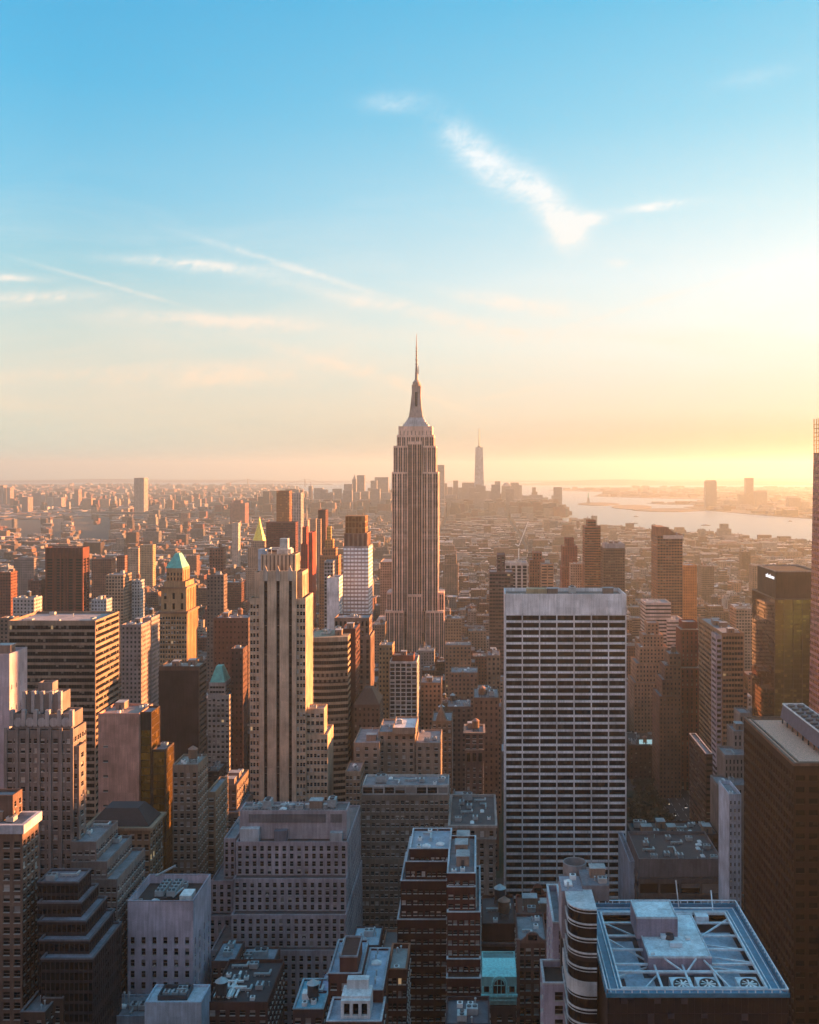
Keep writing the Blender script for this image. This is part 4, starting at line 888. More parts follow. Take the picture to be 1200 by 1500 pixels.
# penthouse
lx0, lx1 = X(950, 246) - gcx, X(1043, 246) - gcx
p_ = MB(); p_.c = (.30, .28, .36, 0); zl_ = Z(1401, 246)
def slab(mb, a, b, c, d, z0, z1):
    mb.c = (.36, .33, .42, 0); mb.box(a, b, c, d, z0, z1 - .5); mb.c = (.62, .72, .78, 0); ring(mb, a, b, c, d, z1 - .5, z1, .35); 
slab(p_, lx0, lx1, 16, 40, zw, zl_); slab(p_, lx0 - 1.2, lx0 + 9.6, 27, 37.5, zl_ - 1, Z(1341, 258))
p_.build('penthouse', M_WALL, gt)
m = MB(); m.c = (.72, .84, .88, 0); m.face([(lx0 + .35, 16.35, zl_ - .3), (lx1 - .35, 16.35, zl_ - .3), (lx1 - .35, 39.6, zl_ - .3), (lx0 + .35, 39.6, zl_ - .3)]); zq = Z(1341, 258) - .3; m.face([(lx0 - .85, 27.4, zq), (lx0 + 9.2, 27.4, zq), (lx0 + 9.2, 37.1, zq), (lx0 - .85, 37.1, zq)]); m.build('penthouse_roof', M_ROOF, gt)
m = MB(); m.box(lx0 + 6.5, lx0 + 9.6, 21, 22.3, zl_ - .2, zl_ + .9, True); m.build('roof_box', M_STEEL, gt)
m = MB(); m.cyl(lx0 + 7.2, 26, 1.3, zl_ - .2, zl_ + .9, 14, 1.0); m.build('vent_hood', M_DMET, gt); m = MB(); m.box(lx0 + 4.9, lx0 + 6.6, 25.4, 26.6, zl_ - .2, zl_ + .8); m.build('vent_box', M_STEEL, gt)
m = MB(); m.box(lx0 + .9, lx0 + 1.9, 17.3, 18.1, zl_ - .25, zl_ + .1); m.box(lx0 + 11.3, lx0 + 12.5, 25, 26.3, zl_ - .25, zl_ + .3); m.build('hatch', M_WHITE, gt)
# trusses from penthouse to rim
def beams(name, lst, w=.42):
    for a, b in lst: t_ = MB(); t_.bar(a, b, w); t_.build(name, M_STEEL, gt)
rz = zA - 1.7
beams('truss_beam', [((lx0, 17 + 7.5 * i, rz - .4), (-hw + 3.8, 17 + 7.5 * i, rz - .4)) for i in range(4)] + [((lx1, 17 + 7.5 * i, rz - .4), (hw - 3.8, 17 + 7.5 * i, rz - .4)) for i in range(4)]
      + [((-hw + 3.8, 12.5, rz), (hw - 3.8, 12.5, rz))] + [((lx0 + 1.5 + 7 * i, 16, rz - .2), (lx0 + 1.5 + 7 * i, 3.8, rz - .2)) for i in range(3)], .5)
beams('diagonal_brace', [((lx0, 18, zw + 1), (-hw + 3.8, 10, rz)), ((lx0, 34, zw + 1), (-hw + 3.8, 39, rz)), ((lx1, 18, zw + 1), (hw - 3.8, 12, rz)), ((lx1, 24, zw + .8), (hw - 3.8, 17, rz)), ((lx1, 33, zw + 1), (hw - 3.8, 41, rz)), ((lx0 + 3, 16, zw + 1), (-hw + 9, 3.8, rz)), ((lx1 - 2, 16, zl_ - 1), (hw - 12, 3.8, rz)),
                       ((lx0 + 4, 15.9, zl_ - .5), (lx0 + 8, 12.5, rz)), ((lx0 + 12, 15.9, zl_ - .5), (lx0 + 9, 12.5, rz)), ((lx0, 22, zw + 1), (-hw + 4, 30, zw + 2.5)), ((lx1, 30, zw + 1), (hw - 4, 24, zw + 2.5))], .36)
for px in (999, 1037, 1097):
    fxx = X(px, 238) - gcx; fo = MB(); fo.box(fxx - 2.6, fxx + 2.6, 3.9, 11.2, zw, rz - .6); fo = fo.build('cooling_fan_housing', M_STEEL, gt)
    r_ = MB(); zf = rz - .6
    pol = [(fxx + 2.15 * math.cos(2*math.pi*i/24), 7.4 + 2.3 * math.sin(2*math.pi*i/24)) for i in range(24)]; pin = [(fxx + 1.95 * math.cos(2*math.pi*i/24), 7.4 + 2.1 * math.sin(2*math.pi*i/24)) for i in range(24)]
    r_.prism(pol, zf, zf + .5, None, False)
    for i in range(24): j = (i+1) % 24; r_.face([(*pol[i], zf + .5), (*pol[j], zf + .5), (*pin[j], zf + .5), (*pin[i], zf + .5)]); r_.face([(*pin[j], zf + .05), (*pin[i], zf + .05), (*pin[i], zf + .5), (*pin[j], zf + .5)])
    r_.build('fan_ring', M_DMET, fo); r_ = MB(); r_.face([(a, b, zf + .05) for a, b in pin]); r_.build('fan_well', M_DMET, fo)
    bl_ = MB()
    for k in range(8):
        a = 2 * math.pi * k / 8; bl_.face([(fxx + .3 * math.cos(a - .5), 7.4 + .3 * math.sin(a - .5), zf + .3), (fxx + 1.85 * math.cos(a - .17), 7.4 + 1.95 * math.sin(a - .17), zf + .3), (fxx + 1.85 * math.cos(a + .17), 7.4 + 1.95 * math.sin(a + .17), zf + .38), (fxx + .3 * math.cos(a + .5), 7.4 + .3 * math.sin(a + .5), zf + .38)])
    bl_.cyl(fxx, 7.4, .45, zf + .1, zf + .5, 10); bl_.build('fan_blades', M_WHITE, fo)
m = MB(); m.bar((4.5, GD - 4, zA + .2), (14, GD - 4, zA + .2), .35); m.bar((4.5, GD - 4, zA), (3.8, GD - 3, zA + 7.5), .25); m.bar((14, GD - 4, zA - 1), (14.6, GD + 1, zA + 3), .3); m.box(8.5, 12, GD - 7.5, GD - 5, zA - 2.5, zA - .6); m.build('window_cleaning_rig', M_STEEL, gt)
# --- dark corner tower with gravel roof and rooftop machine
DC = 330.0; zC = Z(1122, DC); cx0_, cx1_ = X(1163, DC), X(1163, DC) + 62; dC = 62
ct = empty('gravel_roof_tower', (cx0_, DC, 0), 'massive dark bronze tower with reddish gravel roof under a long cooling machine', 'skyscraper')
HERO.append((1087, 1260, 1058, 1500, DC, cx0_, cx1_, DC, DC + dC))
m = MB(); g = MB(); pn = []; m.c = (.03, .015, .014, .2); m.w = (.5, .6, .2)
facade(m, g, pn, (0, dC), (0, -1), dC, 0, zC, dict(k='g', bay=2.9, fl=3.9, cu=((.2, .9),), rv=(.2, .82), top=2.2, rec=.7, bot=0, gbay=2, gw=(.98, .98)), None, (.03, .02, .02, .3), .1)
facade(m, g, pn, (0, 0), (1, 0), 62, 0, zC, dict(k='g', bay=4.5, fl=3.9, cu=((.15, .85),), rv=(.25, .75), top=2.2, rec=.5, bot=0, gbay=2, gw=(.98, .98)), None, (.03, .02, .02, .3), .6)
facade(m, g, pn, (62, 0), (0, 1), dC, 0, zC, BLANK, None, (0, 0, 0, 0), 0); facade(m, g, pn, (62, dC), (-1, 0), 62, 0, zC, BLANK, None, (0, 0, 0, 0), 0)
m.build('wall', [M_WALL, M_DARK], ct); g.build('glazing', M_DARK, ct)
m = MB(); m.c = (.20, .12, .09, 0); ring(m, -.2, 62.2, -.2, dC + .2, zC, zC + 1.0, .9); m.build('parapet', M_WALL, ct)
m = MB(); m.c = (.48, .27, .19, 0); m.face([(.7, .7, zC + .3), (61.5, .7, zC + .3), (61.5, dC - .7, zC + .3), (.7, dC - .7, zC + .3)]); m.build('gravel_roof', make_plain('gravel', (.68, .36, .26), .95, 0, .5, scale=3.5), ct)
m = MB(); m.c = (.26, .17, .13, 0); ring(m, 2.2, 60, 2.2, dC - 2.2, zC + .3, zC + .75, .5); m.build('kerb', M_WALL, ct)
ma = empty('cooling_machine', (cx0_ + 13, DC + 12, zC + .3), 'long dark rooftop machine on stilts with round fans on its top', 'cooling plant')
m = MB()
for i in range(8): m.box(-.25, .25, i * 6 - .25, i * 6 + .25, 0, 2.2); m.box(7.75, 8.25, i * 6 - .25, i * 6 + .25, 0, 2.2)
m.build('stilt', M_DMET, ma)
m = MB(); m.face([(-.6, -1, 2.2), (9, -1, 2.2), (8.2, -1, 7.2), (.4, -1, 7.2)]); m.face([(-.6, 43, 2.2), (-.6, -1, 2.2), (.4, -1, 7.2), (.4, 43, 7.2)]); m.face([(9, -1, 2.2), (9, 43, 2.2), (8.2, 43, 7.2), (8.2, -1, 7.2)]); m.face([(9, 43, 2.2), (-.6, 43, 2.2), (.4, 43, 7.2), (8.2, 43, 7.2)]); m.face([(.4, -1, 7.2), (8.2, -1, 7.2), (8.2, 43, 7.2), (.4, 43, 7.2)]); m.face([(-.6, 43, 2.2), (9, 43, 2.2), (9, -1, 2.2), (-.6, -1, 2.2)])
m.build('casing', make_plain('dark_blue_casing', (.10, .12, .18), .4, .3), ma)
m = MB(); ring(m, .2, 8.4, -1.2, 43.2, 7.2, 7.7, .35); m.build('edge_rail', M_WHITE, ma)
for i in range(8):
    for j in range(2): m = MB(); m.cyl(2.4 + j * 3.8, 2.5 + i * 5.2, 1.5, 7.21, 8.1, 16, 1.35); m.build('fan', M_DMET, ma)
# --- dark glass tower with rooftop lettering
DS = 770.0; zS = Z(878, DS)
sx0, sx1 = X(1135, DS), X(1182, DS) + 14
sg = empty('olive_glass_tower', (sx0, DS, 0), 'dark green glass tower with glowing yellow-green floors and a small rooftop sign', 'skyscraper')
HERO.append((1093, 1200, 850, 1060, DS, sx0, sx1, DS, DS + 64))
m = MB(); m.c = (.05, .05, .035, .55)
def sq(P0, U, L, z0, z1, bayw, seed, mat): m.mat = mat; m.w = (.93, .70 if mat == 1 else .93, seed); m.face([(P0[0], P0[1], z0), (P0[0] + U[0]*L, P0[1] + U[1]*L, z0), (P0[0] + U[0]*L, P0[1] + U[1]*L, z1), (P0[0], P0[1], z1)], [(0, 0), (round(L / bayw), 0), (round(L / bayw), round((z1 - z0) / 3.9)), (0, round((z1 - z0) / 3.9))])
M_OLIVE = make_facade('olive_glass_facade', (.07, .075, .03, 1), (.14, .13, .05, 1), .42, .15, (.9, .74, .15, 1), .035, smooth=165)  # emission stands in for sunset light seen through the upper floors
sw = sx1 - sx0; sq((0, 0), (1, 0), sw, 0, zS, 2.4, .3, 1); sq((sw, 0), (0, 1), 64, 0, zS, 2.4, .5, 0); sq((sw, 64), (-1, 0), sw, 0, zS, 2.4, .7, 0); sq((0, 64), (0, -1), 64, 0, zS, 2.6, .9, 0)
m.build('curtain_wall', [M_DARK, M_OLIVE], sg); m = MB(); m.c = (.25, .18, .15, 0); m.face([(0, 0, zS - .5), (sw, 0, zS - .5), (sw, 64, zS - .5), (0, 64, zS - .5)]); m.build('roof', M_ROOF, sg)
m = MB(); ring(m, -.1, sw + .1, -.1, 64.1, zS - .3, zS + .8, .5); m.build('parapet', M_DMET, sg)
m = MB()
for i in range(int(sw / 7.2)): m.box(i * 7.2 - .2, i * 7.2 + .2, -.35, -.004, 0, zS)
m.build('mullion', M_DMET, sg)
zt2 = Z(838, DS + 8); x2 = X(1137, DS + 8) - sx0
m = MB(); m.c = (.06, .05, .04, .4); m.w = (0, 0, .2); m.box(x2, sw, 8, 60, zS - .5, zt2); m.build('upper_block', M_DARK, sg)
m = MB(); ring(m, x2 - .1, sw, 7.9, 60, zt2, zt2 + .8, .5); m.build('upper_parapet', M_WALL, sg)
fo = bpy.data.curves.new('rooftop_lettering', 'FONT'); fo.body = 'salesforce'; fo.size = 4.6; fo.extrude = .12; fo.align_x = 'CENTER'; fo.align_y = 'CENTER'
fo.materials.append(make_plain('sign_white', (.9, .92, 1.0), .5, 0, 0, .25))
lo = bpy.data.objects.new('lettering', fo); lo = bpy.data.objects.new('rooftop_lettering', bpy.data.meshes.new_from_object(lo)); COL.objects.link(lo); lo.parent = sg; lo.location = (x2 - .15, 24, zt2 - 5); lo.rotation_euler = (R(90), 0, R(-90)); lo.scale = (1.25, 1, 1)
# --- crystalline tower at the edge
DQ = 600.0; DF = 656.0
bk = empty('crystal_glass_tower', (X(1226, DQ), DQ, 0), 'pink glass tower with slanting faces and open lattice crown, cut by the edge', 'skyscraper')
HERO.append((1180, 1260, 615, 1060, DQ, X(1180, DQ), X(1180, DQ) + 60, DQ, DQ + 50))
bx_ = X(1226, DQ); zlo, zmi, zhi = Z(1100, DQ), Z(664, DF), Z(614, DF)
def lx(y): return X(1226 + 13 * (1060 - y) / 445 if y < 1060 else 1226, DQ) - bx_
m = MB(); m.c = (.50, .27, .24, .5); m.w = (.86, .55, .4)
def qd(a, b, c, d, cu, cv): m.face([a, b, c, d], [(0, 0), (cu, 0), (cu, cv), (0, cv)])
qd((0, 0, 0), (60, 0, 0), (60, 0, zmi), (lx(664), 0, zmi), 20, 66); qd((0, 56, 0), (0, 0, 0), (lx(664), 0, zmi), (lx(664), 56, zmi), 18, 66)
qd((60, 0, 0), (60, 56, 0), (60, 56, zmi), (60, 0, zmi), 18, 66); qd((60, 56, 0), (0, 56, 0), (lx(664), 56, zmi), (60, 56, zmi), 20, 66); m.face([(lx(664), 0, zmi), (60, 0, zmi), (60, 56, zmi), (lx(664), 56, zmi)])
m.c = (.62, .36, .26, .35); zf_ = Z(870, DQ)
m.face([(-.3, -1.2, 0), (40, -1.2, 0), (40, -.3, zf_ + 10), (7, -.3, zf_)], [(0, 0), (14, 0), (14, 45), (3, 45)])
m.face([(-.3, 0, 0), (-.3, -1.2, 0), (7, -.3, zf_)])
m.build('curtain_wall', make_facade('rosy_glass_facade', (.18, .09, .08, 1), (.3, .17, .14, 1), .999, .15), bk)
m = MB(); xs = lx(664)
for i in range(9):
    u = xs + .3 + i * 2.6; m.box(u - .18, u + .18, 0, .4, zmi, zhi - i * .2)
for i in range(13): m.box(xs, xs + .5, i * 4.6, i * 4.6 + .5, zmi, zhi)
for k in range(8): m.box(xs, 26, -.12, .3, zmi + k * 2.7, zmi + k * 2.7 + .3, True); m.box(xs - .1, xs + .4, 0, 56, zmi + k * 2.7, zmi + k * 2.7 + .3, True)
m.build('lattice_crown', make_plain('gilded_steel', (.7, .42, .12), .4, .3), bk)
# --- right hand middle distance
hero('banded_corner_tower', 'bronze banded office tower with bright chamfered corner', 'office building', [
    (1058, 1090, 927, 700, 74, dict(clut=6, st=BAND(3.8, (.3, .85), 2.2, 2, .3, .85), ss=BAND(3.8, (.3, .85), 2.2, 2, .3, .85)))], wall=(.34, .22, .14), yb=1120, refl=.4)
hero('glass_bay', 'bright angled glass bay joined to the bronze banded tower', 'office building', [
    (1049, 1058, 930, 702, 14, dict(clut=0, st=BAND(3.8, (.15, .7), 2.2, 2, .3, .85)))], wall=(.50, .42, .46), yb=1090, refl=.6)
hero('red_pier_tower', 'dark red tower with tall piers and pale band near the top', 'office building', [
    (1000, 1022, 911, 812, 16, dict(clut=0, st=SLOT(3.5, ((.35, .65),), top=7, rec=.6))), (998, 1023, 922, 806, 22, dict(clut=0, st=SLOT(3.5, ((.35, .65),), top=1.5, rec=.6), cope=(.5, .3, (.5, .4, .36)))), (997, 1024, 978, 800, 24, dict(clut=0, cope=(.5, .3, (.5, .4, .36)), st=SLOT(3.5, ((.35, .65),), top=1.5, rec=.6)))], wall=(.22, .065, .045), yb=1120, refl=.2)
hero('stepped_tan_tower', 'tan wedding-cake tower with many small setbacks', 'office building', [
    (948, 965, 912, 886, 14, dict(clut=0)), (942, 972, 930, 883, 20, dict(clut=2)), (937, 978, 948, 880, 26, dict(clut=2)), (932, 980, 972, 877, 32, dict(clut=2)), (929, 982, 1000, 874, 36, {})],
    wall=(.42, .26, .18), st=SH(3, 3.6, .4, .5), yb=1010, refl=.1)
hero('stepped_brown_tower', 'darker brown stepped tower with small lit windows', 'office building', [
    (980, 998, 958, 790, 20, dict(clut=3, tanks=1)), (974, 998, 975, 787, 24, dict(clut=1)), (970, 998, 996, 784, 28, {}), (966, 998, 1020, 781, 32, {})], wall=(.22, .12, .085), st=SH(3, 3.6, .35, .45), yb=1090, refl=.1)
hero('cream_banded_block', 'cream office block with fine horizontal bands', 'office building', [
    (946, 983, 883, 950, 30, dict(clut=3, st=SH(20, 3.6, 1, .4))), (978, 1002, 908, 945, 30, dict(clut=2, st=SH(20, 3.6, 1, .4), zb=1100))], wall=(.62, .54, .50), yb=962, refl=.2)
hero('white_top_hotel', 'old brown and white stone building with balconied top storeys', 'building', [
    (925, 967, 1020, 900, 22, dict(clut=2, tanks=0)), (921, 945, 1006, 904, 24, dict(clut=1, st=BLANK, wall=(.25, .18, .16), zb=1200))], wall=(.48, .42, .40), st=SH(4, 3.6, .5, .6), yb=1080, refl=.1)
hero('lit_window_lowrise', 'dark low-rise facing the park with two lit cyan skylights', 'building', [
    (922, 982, 1092, 830, 46, dict(clut=12, tanks=1, roof=(.06, .04, .04)))], wall=(.07, .04, .035), st=SH(4, 4, .35, .45), yb=1160, refl=.1)
lw = [o for o in COL.objects if o.name == 'lit_window_lowrise'][0]
m = MB(); z_ = Z(1092, 830)
for a in (-8, -2): m.box(a, a + 5, 6, 6.4, z_ - .5, z_ + 3.2)
m.build('lit_skylight', make_plain('cyan_skylight', (.45, .75, .8), .3, 0, .1, .12), lw)
hero('low_dark_office', 'low dark office with white-edged flat roof by the avenue', 'office building', [
    (1034, 1044, 1104, 620, 48, dict(clut=3, roof=(.2, .2, .22)))], wall=(.09, .055, .05), st=SH(3, 3.8, .8, .4), yb=1190, refl=.2, cope=(.5, .15, (.5, .45, .44)))
hero('grey_striped_steps', 'grey stepped building with fine vertical stripes', 'office building', [
    (1084, 1100, 1044, 575, 14, dict(clut=0)), (1075, 1100, 1071, 560, 16, dict(clut=1)), (1062, 1100, 1106, 545, 18, dict(clut=1)), (1052, 1100, 1150, 530, 18, dict(clut=5))], wall=(.30, .25, .23), st=SLOT(2.2, ((.3, .7),), rec=.4), yb=1200, refl=.2)
hero('white_needle_block', 'slim white building with neat windows wedged beside the dark bronze tower', 'building', [
    (1068, 1086, 1163, 440, 19, dict(clut=3, tanks=0))], wall=(.66, .70, .80), st=P(2.2, 3.5, ((.3, .65),), (.2, .65), 2, .3), ss=BLANK, yb=1325, refl=.15, par=1.5)
root, TT = hero('plant_roof_lowrise', 'broad low building with grey louvred top and cluttered roof', 'office building', [
    (936, 1058, 1258, 468, 36, dict(clut=20, st=BLANK, roof=(.06, .045, .05), wall=(.20, .185, .20), tanks=0)), (935, 1058, 1287, 466, 40, dict(st=P(9.4, 7.5, ((.05, .95),), (.2, .85), 1.4, 1.0), wall=(.13, .115, .12)))], wall=(.14, .12, .12), yb=1330, refl=.2, par=1.6)
hero('pale_slot_building', 'narrow pale blue wall beside the louvred low building', 'building', [
    (922, 930, 1262, 478, 38, dict(clut=0, st=BLANK, ss=BLANK))], wall=(.42, .48, .58), yb=1325, refl=.1)
hero('rear_plant_building', 'low dark building with striped skylight behind the louvred one', 'building', [
    (925, 1053, 1222, 520, 20, dict(clut=16, roof=(.05, .045, .05)))], wall=(.06, .045, .05), yb=1235, refl=.2, st=SH(4, 4, .6, .5))
hero('orange_lit_tower', 'tall slab with sloping roof and busy balconies over the river side', 'apartment building', [
    (963, 1000, 783, 1150, 40, dict(clut=0, st=SH(3.4, 3.4, .7, .5)))], wall=(.28, .14, .09), yb=905, refl=.3)
sl_ = [o for o in COL.objects if o.name == 'orange_lit_tower'][0]; zs_ = Z(783, 1150); m = MB(); m.c = (.3, .15, .09, .2)
for (a, b, c, d) in (((-14.8, .5), (14.8, .5), (14.8, 3), (-14.8, 3)), ((-14.8, 20), (14.8, 20), (14.8, 22), (-14.8, 22))):
    pass
m.face([(-14.8, .2, zs_), (8, .2, zs_), (-4, .2, zs_ + 8.8), (-14.8, .2, zs_ + 8.8)]); m.face([(8, .2, zs_), (8, 39, zs_), (-4, 39, zs_ + 8.8), (-4, .2, zs_ + 8.8)]); m.face([(-14.8, .2, zs_ + 8.8), (-4, .2, zs_ + 8.8), (-4, 39, zs_ + 8.8), (-14.8, 39, zs_ + 8.8)]); m.face([(-14.8, 39, zs_), (-14.8, .2, zs_), (-14.8, .2, zs_ + 8.8), (-14.8, 39, zs_ + 8.8)])
m.build('sloped_top', M_WALL, sl_); m = MB(); m.box(-8, 15, -.6, -.02, zs_ - 5, zs_ - .8); m.build('pale_band', make_plain('pale_band', (.5, .42, .38), .6), sl_)
hero('river_tower', 'tall brown residential tower with notched top in the orange haze', 'apartment building', [
    (861, 873, 762, 1304, 20, dict(clut=0)), (857, 880, 771, 1300, 30, {})], wall=(.26, .10, .06), st=SH(3.2, 3.4, .9, .45), yb=862, refl=.2)
hero('stepped_red_tower', 'dark red stepped tower in the orange haze', 'apartment building', [
    (828, 841, 788, 1408, 20, dict(clut=0)), (824, 846, 800, 1404, 26, {}), (823, 851, 830, 1400, 30, {})], wall=(.22, .07, .05), st=SH(3.4, 3.5, .35, .5), yb=860, refl=.2)
hero('grey_cap_tower', 'dark glass tower with pale grey cap', 'office building', [
    (886, 915, 796, 1262, 26, dict(st=BLANK, wall=(.45, .43, .45))), (884, 915.5, 803, 1260, 30, {})], wall=(.14, .09, .08), st=SH(3, 3.6, .7, .5), yb=870, refl=.35)
hero('cream_stub_tower', 'small cream tower in front of the red stepped one', 'building', [
    (836, 856, 826, 1340, 20, {})], wall=(.50, .36, .26), st=SH(3, 3.6, .4, .5), yb=862, refl=.2)
hero('slate_block', 'slate grey block with setback cap beyond the white grid tower', 'office building', [
    (728, 740, 812, 965, 20, dict(clut=0)), (717, 752, 838, 960, 30, dict(st=SH(3, 3.6, .9, .5))), ], wall=(.15, .10, .10), yb=920, refl=.35)
hero('black_striped_block', 'black block with white vertical stripes beyond the white grid tower', 'office building', [
    (740, 773, 824, 1040, 26, dict(st=SLOT(6.2, ((.14, .86),), 3.6, 3, .6, gw=(.95, .8))))], wall=(.66, .60, .56), yb=862, refl=.2, fac=M_DARK)
hero('brown_stub_tower', 'brown tower with rounded stepped top over the white grid tower', 'building', [
    (781, 794, 809, 1130, 20, dict(clut=0)), (776, 798, 820, 1128, 24, {})], wall=(.30, .13, .08), yb=862, refl=.2, st=SH(3, 3.4, .4, .5))
hero('tan_balcony_block', 'tan balconied block just beyond the white grid tower', 'apartment building', [
    (793, 811, 826, 1090, 20, dict(clut=2))], wall=(.40, .26, .18), yb=862, refl=.2, st=SH(6, 3.2, .8, .4))
hero('amber_block', 'amber glowing block beside the sloping-roofed slab', 'building', [
    (1001, 1021, 828, 1200, 30, dict(clut=2)), ], wall=(.52, .27, .10), yb=885, refl=.2, st=SH(3, 3.4, .3, .4))
# --- left middle distance
hero('white_grid_hotel', 'slim white gridded tower under a bronze glass crown', 'skyscraper', [
    (504, 538, 781, 1003, 34, dict(clut=0, st=SLOT(4.6, ((.2, .8),), top=1, rec=.8, gw=(0, 0)), wall=(.32, .20, .15), gc=(.2, .1, .07))),
    (503, 540, 800, 1000, 38, dict(clut=0, st=SH(3.6, 3.9, .8, .55)))],
    wall=(.42, .36, .36), yb=905, refl=.0, fac=make_facade('pale_windows', (.85, .88, .95, 1), (.6, .65, .72, 1), 1.1, .4))
hero('chrome_tower', 'slim silvery tower with a blank white front', 'office building', [
    (479, 497, 846, 955, 24, dict(st=BLANK, clut=1, wall=(.85, .82, .84))), (475, 488, 822, 975, 20, dict(clut=0, st=SH(3, 3.6, .7, .6), wall=(.36, .36, .38), zb=1000))], wall=(.4, .3, .2), yb=920, refl=.5, ss=SH(3, 3.6, .5, .6))
hero('dark_red_slab', 'broad dark red slab standing behind the cream striped tower', 'office building', [
    (390, 433, 765, 1600, 24, dict(clut=0, st=SH(4, 3.6, .8, .3)))], wall=(.13, .035, .03), yb=810, refl=.15)
hero('bronze_glass_tower', 'tall bronze glass tower with slanted top', 'skyscraper', [
    (405, 424, 719, 2150, 30, dict(clut=0, st=SH(4, 3.6, .9, .8)))], wall=(.28, .12, .05), yb=765, refl=.5, fac=M_BRONZE)
hero('pale_glass_tower', 'pale grey hazy tower next to the bronze one', 'skyscraper', [
    (427, 441, 722, 2600, 40, dict(clut=0, st=SH(6, 4, .6, .5)))], wall=(.4, .38, .38), yb=765, refl=.3)
hero('crimson_tower', 'slender crimson tower with white needle beyond it', 'apartment building', [
    (443, 449, 772, 1450, 20, dict(clut=0)), (441, 451, 797, 1448, 24, {})], wall=(.30, .05, .03), st=SH(3, 3.5, .4, .5), yb=850, refl=.2)
hero('crimson_slab', 'crimson slab with bright edge beside the slender crimson tower', 'apartment building', [
    (452, 458, 780, 1380, 30, dict(clut=0))], wall=(.32, .05, .03), yb=860, refl=.2, st=BLANK)
hero('two_tone_tower', 'tower with dark top and pale balconied flank', 'apartment building', [
    (466, 477, 747, 1700, 30, dict(clut=0, wall=(.12, .04, .03))), (464, 470, 760, 1690, 16, dict(clut=0, wall=(.5, .36, .26)))], wall=(.5, .36, .26), yb=830, refl=.2, st=SH(3, 3.5, .6, .4))
hero('golden_lantern_tower', 'ornate tower whose stepped top burns gold in the sun', 'building', [
    (479, 485, 771, 1208, 5, dict(clut=0, wall=(.7, .42, .12))), (476, 488, 790, 1206, 10, dict(clut=0, wall=(.6, .3, .1))), (473, 492, 803, 1203, 16, dict(clut=0)), (468, 496, 814, 1200, 22, {})], wall=(.44, .2, .1), yb=900, refl=.2, st=SH(3, 3.6, .4, .5))
hero('pale_stub_tower', 'pale hazy tower over the gold-topped one', 'building', [(452, 463, 760, 2300, 30, dict(clut=0))], wall=(.5, .34, .24), yb=800, refl=.2, st=SH(4, 4, .5, .5))
wh = [o for o in COL.objects if o.name == 'white_grid_hotel'][0]; m = MB(); m.c = (.34, .2, .1, .4); m.w = (.78, .82, .3)
xa_, xb_ = X(506, 1008) - X(521.5, 1000), X(535, 1008) - X(521.5, 1000); m.prism([(xa_, 8), (xb_, 8), (xb_, 34), (xa_, 34)], Z(782, 1008), Z(756, 1008), (3.2, 5.5)); m.build('bronze_crown', M_BRONZE, wh)
# gilded pyramid tower
root, TT = hero('gilded_pyramid_tower', 'pale stone tower with steep gilded pyramid roof', 'skyscraper', [
    (368, 388, 792, 1960, 26, dict(clut=0, st=SH(3.6, 4.2, .4, .6))), (363, 393, 802, 1955, 36, dict(clut=0)), (360, 400, 832, 1950, 46, dict(clut=0))], wall=(.40, .27, .20), yb=880, refl=.1, st=SH(3.6, 4, .4, .5))
xw = (X(388, 1960) - X(368, 1960)) / 2; c_ = (X(368, 1960) + X(388, 1960)) / 2 - (X(360, 1950) + X(400, 1950)) / 2
m = MB(); m.cyl(c_, 23, xw * .98, TT[0][4], Z(765, 1970), 8, xw * .14); m.cyl(c_, 23, xw * .2, Z(765, 1970), Z(757, 1970), 8, .1); m.build('gilded_roof', M_GILT, root)
# clock tower with white needle
root, TT = hero('needle_tower', 'distant pale tower with sharp white needle spire', 'skyscraper', [(445, 451, 762, 2100, 22, dict(clut=0, par=.5)), ], wall=(.5, .36, .3), yb=800, refl=.1, st=SH(4, 4, .3, .5))
m = MB(); m.cyl(0, 11, 4.0, TT[0][4], Z(738, 2110), 4, .3); m.build('spire', M_WALL, root)
hero('solitary_glass_tower', 'solitary pale glass tower far off near the horizon', 'skyscraper', [
    (196.5, 211, 700, 5500, 70, dict(clut=0, st=SH(8, 5, .6, .5), par=4))], wall=(.42, .36, .34), yb=760, refl=.4)
hero('mauve_block', 'square reddish block on the river shore far off', 'apartment building', [
    (337, 359, 737, 4300, 70, dict(clut=0)), (342, 353, 733, 4310, 40, dict(zb=740))], wall=(.26, .12, .10), yb=760, refl=.2, st=SH(6, 4, .4, .5))
for (a, b, y, D, c) in ((0, 5, 711, 5200, (.35, .27, .25)), (10, 15, 714, 5200, (.35, .27, .25)), (109, 115, 717, 4800, (.35, .24, .2)), (32, 41, 728, 4000, (.36, .26, .24)), (47, 60, 720, 4600, (.38, .3, .28)), (120, 134, 729, 4500, (.4, .28, .22)), (147, 160, 730, 4600, (.45, .32, .24)), (78, 90, 728, 4700, (.4, .32, .3)),
                        (307, 327, 803, 1200, (.26, .14, .1)), (205, 229, 795, 2000, (.5, .34, .2)), (187, 205, 798, 2060, (.55, .4, .28)), (340, 349, 766, 2500, (.6, .5, .44)), (303, 328, 838, 1010, (.2, .15, .13)), (175, 190, 765, 2800, (.42, .34, .33)), (160, 190, 798, 1900, (.3, .2, .17)), (134, 165, 814, 1500, (.26, .12, .08)), (171, 183, 812, 1480, (.25, .12, .09)),
                        (420, 432, 845, 900, (.3, .2, .16))):
    pass
